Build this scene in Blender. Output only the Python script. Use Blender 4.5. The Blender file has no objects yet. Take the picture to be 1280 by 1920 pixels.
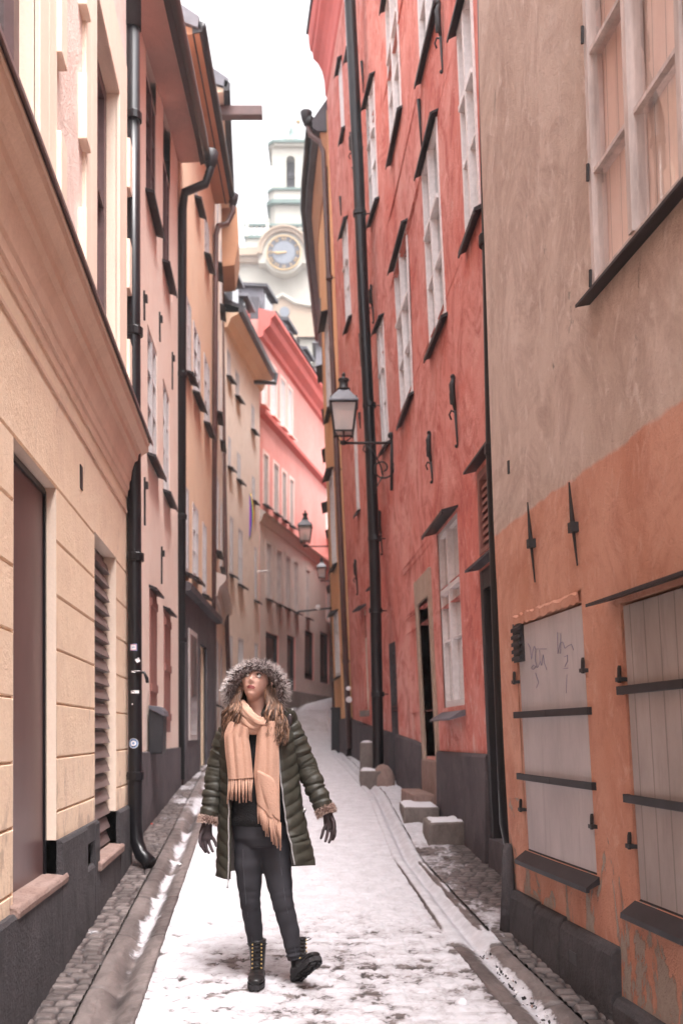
import bpy, bmesh, math, random
import numpy as np
from mathutils import Vector, Matrix, Euler
random.seed(7); RNG = np.random.default_rng(7)
SC = bpy.context.scene
COL = SC.collection
F = 1800.0; HX = 640.0; HY = 1376.0; CZ = 1.70
SLOPE = 121.0/F

# ------------------------------------------------------------------ noise
def _hash(ix, iy, iz, seed):
    n = (ix*374761393 + iy*668265263 + iz*2147483647 + seed*974711) & 0xffffffff
    n = ((n ^ (n >> 13))*1274126177) & 0xffffffff
    n = (n ^ (n >> 16)) & 0xffffffff
    return n.astype(np.float64)/4294967295.0
def vnoise(x, y, z=0.0, seed=0):
    x, y, z = np.broadcast_arrays(np.asarray(x, float), np.asarray(y, float), np.asarray(z, float))
    ix = np.floor(x).astype(np.int64); iy = np.floor(y).astype(np.int64); iz = np.floor(z).astype(np.int64)
    fx = x-ix; fy = y-iy; fz = z-iz
    u = fx*fx*(3-2*fx); v = fy*fy*(3-2*fy); w = fz*fz*(3-2*fz)
    r = 0
    for a in (0, 1):
        for b in (0, 1):
            for c in (0, 1):
                r = r + _hash(ix+a, iy+b, iz+c, seed)*(u if a else 1-u)*(v if b else 1-v)*(w if c else 1-w)
    return r
def fbm(x, y, z=0.0, seed=0, o=4):
    s = 0; a = 1; t = 0
    for i in range(o):
        s = s + a*vnoise(np.asarray(x)*2**i, np.asarray(y)*2**i, np.asarray(z)*2**i, seed+i*17); t += a; a *= .5
    return s/t
def sstep(a, b, x):
    t = np.clip((np.asarray(x, float)-a)/(b-a), 0, 1); return t*t*(3-2*t)

# ------------------------------------------------------------------ materials
def nodes(name):
    m = bpy.data.materials.new(name); m.use_nodes = True
    nt = m.node_tree; nt.nodes.clear()
    out = nt.nodes.new('ShaderNodeOutputMaterial'); b = nt.nodes.new('ShaderNodeBsdfPrincipled')
    nt.links.new(b.outputs[0], out.inputs[0])
    return m, nt, b
def N(nt, t, **k):
    n = nt.nodes.new(t)
    for a, v in k.items():
        setattr(n, a, v)
    return n
def noise_node(nt, vec, scale, detail=4, rough=.6, stretch=(1, 1, 1), dist=0.0):
    mp = N(nt, 'ShaderNodeMapping'); mp.inputs['Scale'].default_value = stretch
    nt.links.new(vec, mp.inputs[0])
    n = N(nt, 'ShaderNodeTexNoise'); n.inputs['Scale'].default_value = scale
    n.inputs['Detail'].default_value = detail; n.inputs['Roughness'].default_value = rough
    n.inputs['Distortion'].default_value = dist
    nt.links.new(mp.outputs[0], n.inputs['Vector'])
    return n.outputs['Fac']
def ramp(nt, fac, a, b, ca, cb):
    r = N(nt, 'ShaderNodeValToRGB'); e = r.color_ramp.elements
    e[0].position = a; e[1].position = b; e[0].color = (*ca, 1); e[1].color = (*cb, 1)
    nt.links.new(fac, r.inputs[0]); return r.outputs[0]
def mix(nt, fac, a, b, mode='MIX'):
    m = N(nt, 'ShaderNodeMix', data_type='RGBA', blend_type=mode)
    for s, v in ((0, fac), (6, a), (7, b)):
        if isinstance(v, (int, float)): m.inputs[s].default_value = v
        elif isinstance(v, (tuple, list)): m.inputs[s].default_value = (*v[:3], 1)
        else: nt.links.new(v, m.inputs[s])
    return m.outputs[2]
def math_node(nt, op, a, b=None):
    m = N(nt, 'ShaderNodeMath', operation=op)
    for i, v in enumerate((a, b)):
        if v is None: continue
        if isinstance(v, (int, float)): m.inputs[i].default_value = v
        else: nt.links.new(v, m.inputs[i])
    return m.outputs[0]
def pos(nt): return N(nt, 'ShaderNodeNewGeometry').outputs['Position']
def bump(nt, b, h, strength=.3, dist=.01):
    n = N(nt, 'ShaderNodeBump'); n.inputs['Strength'].default_value = strength; n.inputs['Distance'].default_value = dist
    nt.links.new(h, n.inputs['Height']); nt.links.new(n.outputs[0], b.inputs['Normal'])
def sc(c, k): return tuple(min(1, v*k) for v in c)
def plaster(name, c, pale=None, dark=None, streak=.45, rough=.9, bs=.35, scale=1.0, blotch=.5, dirt=None):
    """lime plaster: cloudy patches, vertical run marks, trowel grain"""
    m, nt, b = nodes(name); p = pos(nt)
    pale = pale or sc(c, 1.22); dark = dark or sc(c, .72)
    f1 = noise_node(nt, p, 1.1*scale, 6, .66, (1, .5, .5), .8)
    col = mix(nt, ramp(nt, f1, .35, .68, (0,)*3, (blotch*1.6 if blotch < .6 else 1,)*3), c, pale)
    f2 = noise_node(nt, p, 3.0*scale, 9, .76, (1, .45, .42), 1.6)
    col = mix(nt, ramp(nt, f2, .47, .64, (0,)*3, (streak,)*3), col, dark)
    f3 = noise_node(nt, p, 6*scale, 8, .75, (1, .5, .5), 1.6)
    col = mix(nt, ramp(nt, f3, .55, .68, (0,)*3, (streak*.8,)*3), col, sc(pale, 1.15))
    if dirt:   # splash stains / flaking rising from the foot of the wall
        sp = N(nt, 'ShaderNodeSeparateXYZ'); nt.links.new(p, sp.inputs[0])
        mr = N(nt, 'ShaderNodeMapRange'); mr.inputs[1].default_value = dirt[1]; mr.inputs[2].default_value = dirt[0]; nt.links.new(sp.outputs[2], mr.inputs[0])
        dn = math_node(nt, 'ADD', noise_node(nt, p, 5, 9, .75, (1, 1, .5), .8), math_node(nt, 'MULTIPLY', mr.outputs[0], dirt[3]))
        col = mix(nt, ramp(nt, dn, .60, .68, (0,)*3, (dirt[4],)*3), col, dirt[2])
    f4 = noise_node(nt, p, 60, 3, .6)
    col = mix(nt, ramp(nt, f4, .3, .75, (.0,)*3, (.18,)*3), col, sc(c, .6))
    nt.links.new(col, b.inputs['Base Color'])
    h = math_node(nt, 'ADD', math_node(nt, 'MULTIPLY', noise_node(nt, p, 9, 6, .65, (1, 1, .6)), 2.0), noise_node(nt, p, 55, 4, .6))
    bump(nt, b, h, bs*1.8, .016)
    b.inputs['Roughness'].default_value = rough; b.inputs['Specular IOR Level'].default_value = .2
    return m
def simple(name, c, rough=.5, metal=0, var=.25, scale=8, bs=.08, spec=.5, stretch=(1, 1, 1), coat=0):
    m, nt, b = nodes(name); p = pos(nt)
    f = noise_node(nt, p, scale, 5, .65, stretch)
    col = mix(nt, ramp(nt, f, .3, .7, (0,)*3, (1,)*3), sc(c, 1-var), sc(c, 1+var))
    nt.links.new(col, b.inputs['Base Color'])
    b.inputs['Roughness'].default_value = rough; b.inputs['Metallic'].default_value = metal
    b.inputs['Specular IOR Level'].default_value = spec; b.inputs['Coat Weight'].default_value = coat
    if bs: bump(nt, b, f, bs, .01)
    return m
M = {}

# ------------------------------------------------------------------ mesh builder
class MB:
    def __init__(s): s.v = []; s.f = []; s.m = []; s.cur = 0
    def add(s, vs, fs, mi=None):
        n = len(s.v); s.v.extend([tuple(v) for v in vs]); mi = s.cur if mi is None else mi
        for f in fs: s.f.append(tuple(i+n for i in f)); s.m.append(mi)
    def hexa(s, c, mi=None):   # 8 corners: bottom ring 0-3, top ring 4-7
        s.add(c, [(0, 3, 2, 1), (4, 5, 6, 7), (0, 1, 5, 4), (1, 2, 6, 5), (2, 3, 7, 6), (3, 0, 4, 7)], mi)
    def box(s, x0, x1, y0, y1, z0, z1, mi=None):
        s.hexa([(x0, y0, z0), (x1, y0, z0), (x1, y1, z0), (x0, y1, z0), (x0, y0, z1), (x1, y0, z1), (x1, y1, z1), (x0, y1, z1)], mi)
    def obox(s, mat, sx, sy, sz, mi=None):
        c = [mat @ Vector((a*sx/2, b*sy/2, d*sz/2)) for d in (-1, 1) for a, b in ((-1, -1), (1, -1), (1, 1), (-1, 1))]
        s.hexa(c, mi)
    def tube(s, pts, r, n=12, caps=True, mi=None, ry=None, up=None):
        pts = [Vector(p) for p in pts]; k = len(pts)
        R = [r]*k if not hasattr(r, '__len__') else list(r)
        RY = R if ry is None else ([ry]*k if not hasattr(ry, '__len__') else list(ry))
        vs = []; ref = None
        for i in range(k):
            t = (pts[min(i+1, k-1)]-pts[max(i-1, 0)]).normalized()
            if ref is None:
                ref = Vector(up) if up is not None else (Vector((0, 1, 0)) if abs(t.y) < .9 else Vector((0, 0, 1)))
            a = (ref - t*ref.dot(t)).normalized(); ref = a; b = t.cross(a)
            for j in range(n):
                w = 2*math.pi*j/n
                vs.append(pts[i] + b*math.cos(w)*R[i] + a*math.sin(w)*RY[i])
        fs = [(i*n+j, i*n+(j+1) % n, (i+1)*n+(j+1) % n, (i+1)*n+j) for i in range(k-1) for j in range(n)]
        if caps: fs += [tuple(range(n-1, -1, -1)), tuple((k-1)*n+j for j in range(n))]
        s.add(vs, fs, mi)
    def lathe(s, c, prof, n=20, mi=None, axis='z'):
        vs = []
        for r, z in prof:
            for j in range(n):
                w = 2*math.pi*j/n
                d = (r*math.cos(w), r*math.sin(w), z) if axis == 'z' else ((r*math.cos(w), z, r*math.sin(w)) if axis == 'y' else (z, r*math.cos(w), r*math.sin(w)))
                vs.append((c[0]+d[0], c[1]+d[1], c[2]+d[2]))
        k = len(prof)
        fs = [(i*n+j, i*n+(j+1) % n, (i+1)*n+(j+1) % n, (i+1)*n+j) for i in range(k-1) for j in range(n)]
        fs += [tuple(range(n-1, -1, -1)), tuple((k-1)*n+j for j in range(n))]
        s.add(vs, fs, mi)
    def sphere(s, c, r, n=12, m=8, mi=None, sz=(1, 1, 1)):
        prof = [(max(.001, math.sin(math.pi*i/m))*r, -math.cos(math.pi*i/m)*r) for i in range(m+1)]
        vs = []
        for a, z in prof:
            for j in range(n):
                w = 2*math.pi*j/n; vs.append((c[0]+a*math.cos(w)*sz[0], c[1]+a*math.sin(w)*sz[1], c[2]+z*sz[2]))
        s.add(vs, [(i*n+j, i*n+(j+1) % n, (i+1)*n+(j+1) % n, (i+1)*n+j) for i in range(m) for j in range(n)], mi)
    def grid(s, P, mi=None, wrap=False):   # P: rows x cols x 3
        r = len(P); c = len(P[0]); vs = [tuple(q) for row in P for q in row]
        fs = []
        for i in range(r-1):
            for j in range(c if wrap else c-1):
                fs.append((i*c+j, i*c+(j+1) % c, (i+1)*c+(j+1) % c, (i+1)*c+j))
        s.add(vs, fs, mi)
    def build(s, name, mats, parent=None, smooth=False, merge=False, bevel=0):
        if not isinstance(mats, (list, tuple)): mats = [mats]
        me = bpy.data.meshes.new(name)
        off = Vector(wloc(parent)) if parent is not None else Vector((0, 0, 0))
        me.from_pydata([(v[0]-off.x, v[1]-off.y, v[2]-off.z) for v in s.v], [], s.f)
        for m in mats: me.materials.append(M[m] if isinstance(m, str) else m)
        if len(mats) > 1: me.polygons.foreach_set('material_index', s.m)
        if smooth: me.polygons.foreach_set('use_smooth', [True]*len(me.polygons))
        bm = bmesh.new(); bm.from_mesh(me)
        if merge: bmesh.ops.remove_doubles(bm, verts=bm.verts, dist=1e-5)
        bmesh.ops.recalc_face_normals(bm, faces=bm.faces) if not getattr(s, 'keepn', False) else None
        bm.to_mesh(me); bm.free(); me.update()
        o = bpy.data.objects.new(name, me); COL.objects.link(o)
        if parent is not None: o.parent = parent
        if bevel:
            b = o.modifiers.new('bevel', 'BEVEL'); b.width = bevel; b.segments = 2; b.limit_method = 'ANGLE'; b.angle_limit = math.radians(40)
        return o
def wloc(o):
    l = Vector(o.location); p = o.parent
    while p is not None: l = l + Vector(p.location); p = p.parent
    return l
def tag(o, label=None, cat=None, group=None, kind=None):
    if label: o['label'] = label
    if cat: o['category'] = cat
    if group: o['group'] = group
    if kind: o['kind'] = kind
    return o
def thing(name, loc, label, cat, group=None):
    o = bpy.data.objects.new(name, None); o.empty_display_size = .2; COL.objects.link(o); o.location = loc
    return tag(o, label, cat, group)

# ------------------------------------------------------------------ ground & facades
_gk = [(-8, -8*SLOPE), (0, 0), (22, 22*SLOPE), (30, 2.42), (37, 3.10), (48, 3.8), (200, 9)]
def gz(y): return np.interp(y, [a for a, b in _gk], [b for a, b in _gk])
class Fac:
    """a street front: plan polyline X(Y), a lean with height, side=+1 faces +X (left of street), -1 faces -X"""
    def __init__(s, plan, side, lean=((0, 0), (1, 0)), wave=.008, seed=0):
        s.py = [p[1] for p in plan]; s.px = [p[0] for p in plan]; s.side = side
        s.lz = [l[0] for l in lean]; s.lx = [l[1] for l in lean]; s.wave = wave; s.seed = seed
    def xb(s, y):
        y = float(y)
        if y < s.py[0]: k = (s.px[1]-s.px[0])/(s.py[1]-s.py[0]); return s.px[0]+k*(y-s.py[0])
        if y > s.py[-1]: k = (s.px[-1]-s.px[-2])/(s.py[-1]-s.py[-2]); return s.px[-1]+k*(y-s.py[-1])
        return float(np.interp(y, s.py, s.px))
    def P(s, y, z, o=0.0, dy=0.0):
        w = 0
        if s.wave: w = (float(vnoise(y*.7, z*.7, s.seed*3.1, 5))-.5)*2*s.wave
        return (s.xb(y)+float(np.interp(z, s.lz, s.lx))+s.side*o+w, y+dy, z)
    def pix(s, x, y, o=0.0):
        dx = (x-HX)/F; dz = (HY-y)/F; D = 10.0
        for _ in range(40):
            z = CZ+dz*D; L = float(np.interp(z, s.lz, s.lx))+s.side*o
            # solve xb(D)+L = dx*D by bisection on a local secant
            lo, hi = .5, 120.0
            g = lambda t: (s.xb(t)+L-dx*t)*s.side
            if g(lo)*g(hi) > 0: break
            for _ in range(40):
                mid = (lo+hi)/2
                if g(lo)*g(mid) <= 0: hi = mid
                else: lo = mid
            nd = (lo+hi)/2
            if abs(nd-D) < 1e-4: D = nd; break
            D = D*.4+nd*.6
        return D, CZ+dz*D
def fbox(mb, fc, y0, y1, z0, z1, o0, o1, mi=None, n=1, dz1=0.0):
    """box on a facade; outer top can drop by dz1 (weathered slope)"""
    for i in range(n):
        a = y0+(y1-y0)*i/n; b = y0+(y1-y0)*(i+1)/n
        mb.hexa([fc.P(a, z0, o0), fc.P(a, z0-dz1, o1), fc.P(b, z0-dz1, o1), fc.P(b, z0, o0),
                 fc.P(a, z1, o0), fc.P(a, z1-dz1, o1), fc.P(b, z1-dz1, o1), fc.P(b, z1, o0)], mi)
def prof(mb, fc, ys, pr, dz=None, mi=None, dclose=True):
    """sweep a closed (o,z) profile along the facade"""
    rows = []
    for y in ys:
        d = dz(y) if dz else 0
        rows.append([fc.P(y, z+d, o) for o, z in pr])
    n = len(pr); vs = [p for r in rows for p in r]
    fs = [(i*n+j, i*n+(j+1) % n, (i+1)*n+(j+1) % n, (i+1)*n+j) for i in range(len(ys)-1) for j in range(n)]
    fs += [tuple(range(n)), tuple((len(ys)-1)*n+j for j in range(n-1, -1, -1))]
    mb.add(vs, fs, mi)
def lin(a, b, n): return [a+(b-a)*i/n for i in range(n+1)]
def wall(fc, y0, y1, z0, z1, holes=(), rows=None, step=.6, zt=None, depth=5.0, mat_fn=None, reveal_mi=0, close=True):
    """front with openings: holes = (y0,y1,z0,z1,depth); rows = extra (z,o) lines; zt(y)= sloping top"""
    mb = MB()
    ys = set(round(v, 4) for v in lin(y0, y1, max(1, int((y1-y0)/step))))
    zs = set(round(v, 4) for v in lin(z0, z1, max(1, int((z1-z0)/step))))
    for h in holes:
        ys |= {round(min(max(h[0], y0), y1), 4), round(min(max(h[1], y0), y1), 4)}
        zs |= {round(min(max(h[2], z0), z1), 4), round(min(max(h[3], z0), z1), 4)}
    offs = {}
    if rows:
        for z, o in rows: zs.add(round(z, 4)); offs[round(z, 4)] = o
    ys = sorted(ys); zs = sorted(zs)
    def clean(a):
        r = [a[0]]
        for v in a[1:]:
            if v-r[-1] > .002: r.append(v)
        return r
    ys = clean(ys); zs = clean(zs)
    idx = {}
    def V(i, j):
        if (i, j) not in idx:
            y = ys[i]; z = zs[j]; zz = z
            if zt and j == len(zs)-1: zz = zt(y)
            idx[(i, j)] = len(mb.v); mb.v.append(fc.P(y, zz, offs.get(z, 0)))
        return idx[(i, j)]
    for i in range(len(ys)-1):
        for j in range(len(zs)-1):
            cy = (ys[i]+ys[i+1])/2; cz = (zs[j]+zs[j+1])/2
            if any(h[0] < cy < h[1] and h[2] < cz < h[3] for h in holes): continue
            mb.f.append((V(i, j), V(i+1, j), V(i+1, j+1), V(i, j+1))); mb.m.append(mat_fn(cy, cz) if mat_fn else 0)
    for h in holes:
        a, b, c, d, r = h[:5]; a = max(a, y0); b = min(b, y1); c = max(c, z0); d = min(d, z1)
        for (p, q) in (((a, c), (b, c)), ((b, c), (b, d)), ((b, d), (a, d)), ((a, d), (a, c))):
            mb.add([fc.P(p[0], p[1], 0), fc.P(q[0], q[1], 0), fc.P(q[0], q[1], -r), fc.P(p[0], p[1], -r)], [(0, 1, 2, 3)], reveal_mi)
    if close:
        zT = (lambda y: zt(y)) if zt else (lambda y: z1)
        for y in (y0, y1):
            cz = lin(z0, zT(y), 8)
            for k in range(8):
                mb.add([fc.P(y, cz[k], 0), fc.P(y, cz[k+1], 0), fc.P(y, cz[k+1], -depth), fc.P(y, cz[k], -depth)], [(0, 1, 2, 3)], 0)
        ysl = lin(y0, y1, 4)
        for k in range(4):
            a, b = ysl[k], ysl[k+1]
            mb.add([fc.P(a, zT(a), 0), fc.P(b, zT(b), 0), fc.P(b, zT(b), -depth), fc.P(a, zT(a), -depth)], [(0, 1, 2, 3)], 0)
            mb.add([fc.P(a, z0, -depth), fc.P(b, z0, -depth), fc.P(b, zT(b), -depth), fc.P(a, zT(a), -depth)], [(0, 1, 2, 3)], 0)
    return mb
def rect(fc, ax, ay, bx, by, o=0.0):
    """facade rectangle from two picture corners"""
    a = fc.pix(ax, ay, o); b = fc.pix(bx, by, o)
    return min(a[0], b[0]), max(a[0], b[0]), min(a[1], b[1]), max(a[1], b[1])
def window(fc, parent, y0, y1, z0, z1, frame='frame_grey', pane='pane', cols=2, tr=(.33, .66), d=.05, sill='dark_metal', hood=None,
           ft=.055, so=.13, ho=.16, back=None, rail=None, shutter=False, mt=.022, srail=None):
    mb = MB(); t = ft
    o0, o1 = -d-.05, -d+.02
    fbox(mb, fc, y0, y0+t, z0, z1, o0, o1); fbox(mb, fc, y1-t, y1, z0, z1, o0, o1)
    fbox(mb, fc, y0+t, y1-t, z0, z0+t*1.2, o0, o1-.002); fbox(mb, fc, y0+t, y1-t, z1-t, z1, o0, o1-.002)
    ya, yb, za, zb = y0+t, y1-t, z0+t*1.2, z1-t
    for c in range(1, cols):
        yy = ya+(yb-ya)*c/cols; fbox(mb, fc, yy-t*.55, yy+t*.55, za, zb, o0+.004, o1+.012)
    for q in tr:
        zz = za+(zb-za)*q; w = mt
        if rail is not None and abs(q-rail) < .01: w = t*.9
        for c in range(cols):
            a = ya+(yb-ya)*c/cols+(t*.55 if c else 0); b = ya+(yb-ya)*(c+1)/cols-(t*.55 if c < cols-1 else 0)
            fbox(mb, fc, a, b, zz-w/2, zz+w/2, o0+.006, o1-.006+(0.02 if w > mt else 0))
    w = mb.build('window', frame, parent)
    pb = MB()
    if pane == 'clear': pb.add([fc.P(ya-.01, za-.01, o0+.045), fc.P(yb+.01, za-.01, o0+.045), fc.P(yb+.01, zb+.01, o0+.045), fc.P(ya-.01, zb+.01, o0+.045)], [(0, 1, 2, 3)])
    else: fbox(pb, fc, ya-.01, yb+.01, za-.01, zb+.01, o0+.012, o0+.02)
    pb.build('pane', pane, w)
    if back:
        bb = MB(); fbox(bb, fc, ya-.25, yb+.5, za-.3, zb+.3, o0-.012, o0-.006); bb.build('curtain', back, w)
    if sill:
        sb = MB(); fbox(sb, fc, y0-.06, y1+.06, z0-.028, z0+.004, -d-.02, so, dz1=.05)
        fbox(sb, fc, y0-.06, y1+.06, z0-.098, z0-.079, so-.010, so+.003)
        sb.build('sill', sill, w)
    if hood:
        hb = MB(); fbox(hb, fc, y0-.07, y1+.07, z1+.03, z1+.05, -.02, ho, dz1=.05)
        fbox(hb, fc, y0-.07, y1+.07, z1-.040, z1-.021, ho-.010, ho+.003)
        hb.build('hood', hood, w)
    return w
def pipe(name, parent, pts, r, mat, brs=(), brdir=(1, 0, 0), n=14, collars=()):
    mb = MB(); mb.tube(pts, r, n)
    o = mb.build(name, mat, parent, smooth=True)
    for (p, q) in brs:
        b = MB(); p = Vector(p); b.lathe(p, [(r*1.18, -.035), (r*1.22, -.03), (r*1.22, .03), (r*1.18, .035)], 14)
        e = p+Vector(q); b.tube([p+Vector(q)*.05, e], .008, 6)
        b.build('pipe_bracket', mat, o)
    return o
# ------------------------------------------------------------------ material library
M['cream'] = plaster('cream_plaster', (.84, .645, .475), pale=(.87, .70, .55), dark=(.70, .50, .38), streak=.45, bs=.2, blotch=.4, dirt=(.9, 1.7, (.42, .30, .23), .14, .55))
M['cream_rough'] = plaster('rough_rose_plaster', (.78, .61, .54), pale=(.85, .71, .65), dark=(.64, .47, .41), streak=.55, bs=.3, scale=1.6)
M['cream_trim'] = plaster('cream_trim', (.84, .67, .55), streak=.15, bs=.06, blotch=.2)
M['cornice'] = plaster('cornice_plaster', (.76, .54, .41), pale=(.81, .61, .48), dark=(.55, .36, .26), streak=.35, bs=.12)
M['pink'] = plaster('pink_plaster', (.87, .70, .60), pale=(.89, .77, .68), dark=(.75, .57, .48), streak=.4, bs=.2)
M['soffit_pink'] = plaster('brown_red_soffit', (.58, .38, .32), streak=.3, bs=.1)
M['ochre'] = plaster('ochre_plaster', (.85, .63, .45), pale=(.88, .70, .53), dark=(.72, .51, .38), streak=.35, bs=.2)
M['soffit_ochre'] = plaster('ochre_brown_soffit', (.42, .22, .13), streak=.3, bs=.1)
M['ivory'] = plaster('ivory_plaster', (.84, .73, .65), pale=(.85, .73, .64), dark=(.62, .50, .42), streak=.35, bs=.2)
M['greige'] = plaster('grey_beige_plaster', (.60, .51, .46), pale=(.66, .57, .52), dark=(.46, .38, .35), streak=.4, bs=.2)
M['coral'] = plaster('coral_plaster', (.76, .31, .27), pale=(.80, .40, .36), dark=(.62, .21, .18), streak=.3, bs=.2)
M['coral_trim'] = plaster('coral_trim', (.62, .16, .14), streak=.3, bs=.1)
M['rose_pale'] = plaster('pale_rose_band', (.85, .62, .56), streak=.3, bs=.1)
M['red'] = plaster('red_plaster', (.66, .195, .155), pale=(.79, .42, .37), dark=(.45, .10, .08), streak=.85, bs=.5, scale=1.15, blotch=.6, dirt=(1.4, 2.8, (.74, .50, .44), .09, .7))
M['orange'] = plaster('orange_plaster', (.76, .42, .22), pale=(.80, .5, .3), dark=(.6, .3, .14), streak=.4, bs=.2)
M['plinth'] = plaster('dark_grey_plinth', (.055, .05, .054), pale=(.11, .10, .105), dark=(.03, .027, .03), streak=.6, bs=.4)
M['plinth_wet'] = plaster('grey_violet_plinth', (.095, .083, .09), pale=(.16, .135, .14), dark=(.055, .047, .055), streak=.6, bs=.35)
M['sandstone'] = plaster('stone_surround', (.42, .31, .24), pale=(.5, .4, .33), dark=(.28, .2, .15), streak=.5, bs=.4, scale=2.5)
M['redstone'] = plaster('red_sandstone', (.30, .20, .17), pale=(.38, .28, .25), dark=(.18, .11, .09), streak=.5, bs=.5, scale=3)
M['granite'] = plaster('granite', (.20, .165, .148), pale=(.29, .245, .225), dark=(.10, .082, .075), streak=.4, bs=.6, scale=4)
M['church_white'] = plaster('church_render', (.42, .41, .36), pale=(.46, .45, .40), dark=(.33, .32, .28), streak=.2, bs=.1, blotch=.3)
M['church_stone'] = plaster('church_stone', (.36, .28, .21), pale=(.40, .32, .25), dark=(.28, .21, .16), streak=.2, bs=.1, blotch=.3)
M['copper'] = simple('green_copper', (.09, .15, .135), .6, var=.2, scale=1.2)
M['dark_metal'] = simple('dark_sheet_metal', (.022, .018, .021), .5, .0, var=.4, scale=6, spec=.35)
M['black_paint'] = simple('black_pipe_paint', (.009, .008, .010), .3, 0, var=.3, scale=5, bs=.05, spec=.35)
M['brown_paint'] = simple('brown_pipe_paint', (.10, .05, .045), .35, 0, var=.25, scale=5, bs=.03)
M['beige_paint'] = simple('beige_pipe_paint', (.45, .36, .3), .5, 0)
M['grey_roof'] = simple('grey_roof_metal', (.13, .125, .145), .5, 0, var=.3, scale=2)
M['dark_roof'] = simple('dark_roof_metal', (.05, .048, .058), .45, 0, var=.4, scale=2)
M['tile_roof'] = simple('slate_roof', (.07, .065, .075), .7, 0, var=.4, scale=10, bs=.4)
M['frame_grey'] = simple('grey_window_paint', (.52, .48, .48), .5, 0, var=.12, scale=20)
M['frame_white'] = simple('white_window_paint', (.72, .68, .68), .5, 0, var=.12, scale=20)
M['frame_old'] = simple('weathered_window_paint', (.50, .43, .41), .6, 0, var=.3, scale=14, bs=.4, stretch=(1, 1, .2))
M['frame_brown'] = simple('maroon_window_paint', (.11, .055, .055), .5, 0, var=.2, scale=9)
M['iron'] = simple('wrought_iron', (.018, .015, .016), .5, .2, var=.3, scale=30, bs=.2)
M['cream_door'] = simple('cream_door_paint', (.72, .60, .48), .6, 0, var=.12, scale=6)
M['brown_panel'] = simple('brown_sheet_panel', (.12, .068, .066), .42, 0, var=.22, scale=2.0, bs=.04, stretch=(1, 1, .5))
M['shutter_brown'] = simple('brown_louvre', (.15, .105, .10), .5, 0, var=.25, scale=12, bs=.1, stretch=(1, .2, 3))
M['rust_wood'] = simple('red_brown_wood', (.28, .12, .10), .6, 0, var=.3, scale=10, bs=.3, stretch=(1, 1, .2))
M['pale_board'] = simple('pale_pine_board', (.62, .43, .36), .6, 0, var=.14, scale=9, bs=.1, stretch=(6, 6, .25))
M['bin_black'] = simple('black_cabinet', (.02, .02, .024), .5)
M['mail_grey'] = simple('mailbox_grey', (.10, .10, .12), .4)
M['snow_lump'] = simple('snow', (.66, .65, .685), .8, 0, var=.03, scale=25, bs=.5, spec=.3)
M['sticker_w'] = simple('white_sticker', (.75, .73, .75), .5, var=.05)
M['sticker_b'] = simple('blue_sticker', (.16, .28, .5), .5, var=.05)
M['sticker_r'] = simple('red_sticker', (.5, .12, .16), .5, var=.05)
M['sticker_y'] = simple('yellow_sticker', (.55, .45, .12), .5, var=.2, scale=60)
M['gold'] = simple('gilding', (.50, .34, .15), .4, .3, var=.1)
M['dial_dark'] = simple('dial_ring', (.03, .035, .05), .5)
M['dial_pale'] = simple('dial_centre', (.13, .15, .18), .5)
def glass(name, base=(.02, .022, .026), rough=.05, ior=2.3, rip=.18, spec=1.0, coat=1.0):
    m, nt, b = nodes(name); p = pos(nt)
    b.inputs['Base Color'].default_value = (*base, 1); b.inputs['Roughness'].default_value = rough
    b.inputs['IOR'].default_value = ior; b.inputs['Specular IOR Level'].default_value = spec
    b.inputs['Coat Weight'].default_value = coat; b.inputs['Coat Roughness'].default_value = .02
    bump(nt, b, noise_node(nt, p, 2.2, 2, .5), rip, .01)
    return m
M['pane'] = glass('window_pane')
M['pane_pale'] = glass('window_pane_with_blind', (.42, .36, .34))
M['pane_shop'] = glass('shop_pane', (.05, .065, .065), ior=1.45, spec=.5, coat=0)
M['pane_dark'] = glass('dark_pane', (.045, .04, .045), ior=1.45, spec=.4, coat=0)
def thin_glass():
    m, nt, b = nodes('old_clear_glass'); nt.nodes.remove(b)
    out = [n for n in nt.nodes if n.type == 'OUTPUT_MATERIAL'][0]
    t = N(nt, 'ShaderNodeBsdfTransparent'); g = N(nt, 'ShaderNodeBsdfGlossy'); g.inputs['Roughness'].default_value = .01
    fr = N(nt, 'ShaderNodeFresnel'); fr.inputs['IOR'].default_value = 1.5
    mx = N(nt, 'ShaderNodeMixShader'); p = pos(nt)
    bp = N(nt, 'ShaderNodeBump'); bp.inputs['Strength'].default_value = .04; bp.inputs['Distance'].default_value = .01
    nt.links.new(noise_node(nt, p, 3, 2), bp.inputs['Height']); nt.links.new(bp.outputs[0], g.inputs['Normal'])
    nt.nodes.remove(fr); mx.inputs[0].default_value = .22
    nt.links.new(t.outputs[0], mx.inputs[1]); nt.links.new(g.outputs[0], mx.inputs[2]); nt.links.new(mx.outputs[0], out.inputs[0])
    return m
M['clear'] = thin_glass()
def lamp_glass():
    m, nt, b = nodes('milky_lamp_glass')
    b.inputs['Base Color'].default_value = (.75, .68, .64, 1); b.inputs['Roughness'].default_value = .25
    b.inputs['Alpha'].default_value = .55
    return m
M['lamp_glass'] = lamp_glass()
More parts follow.
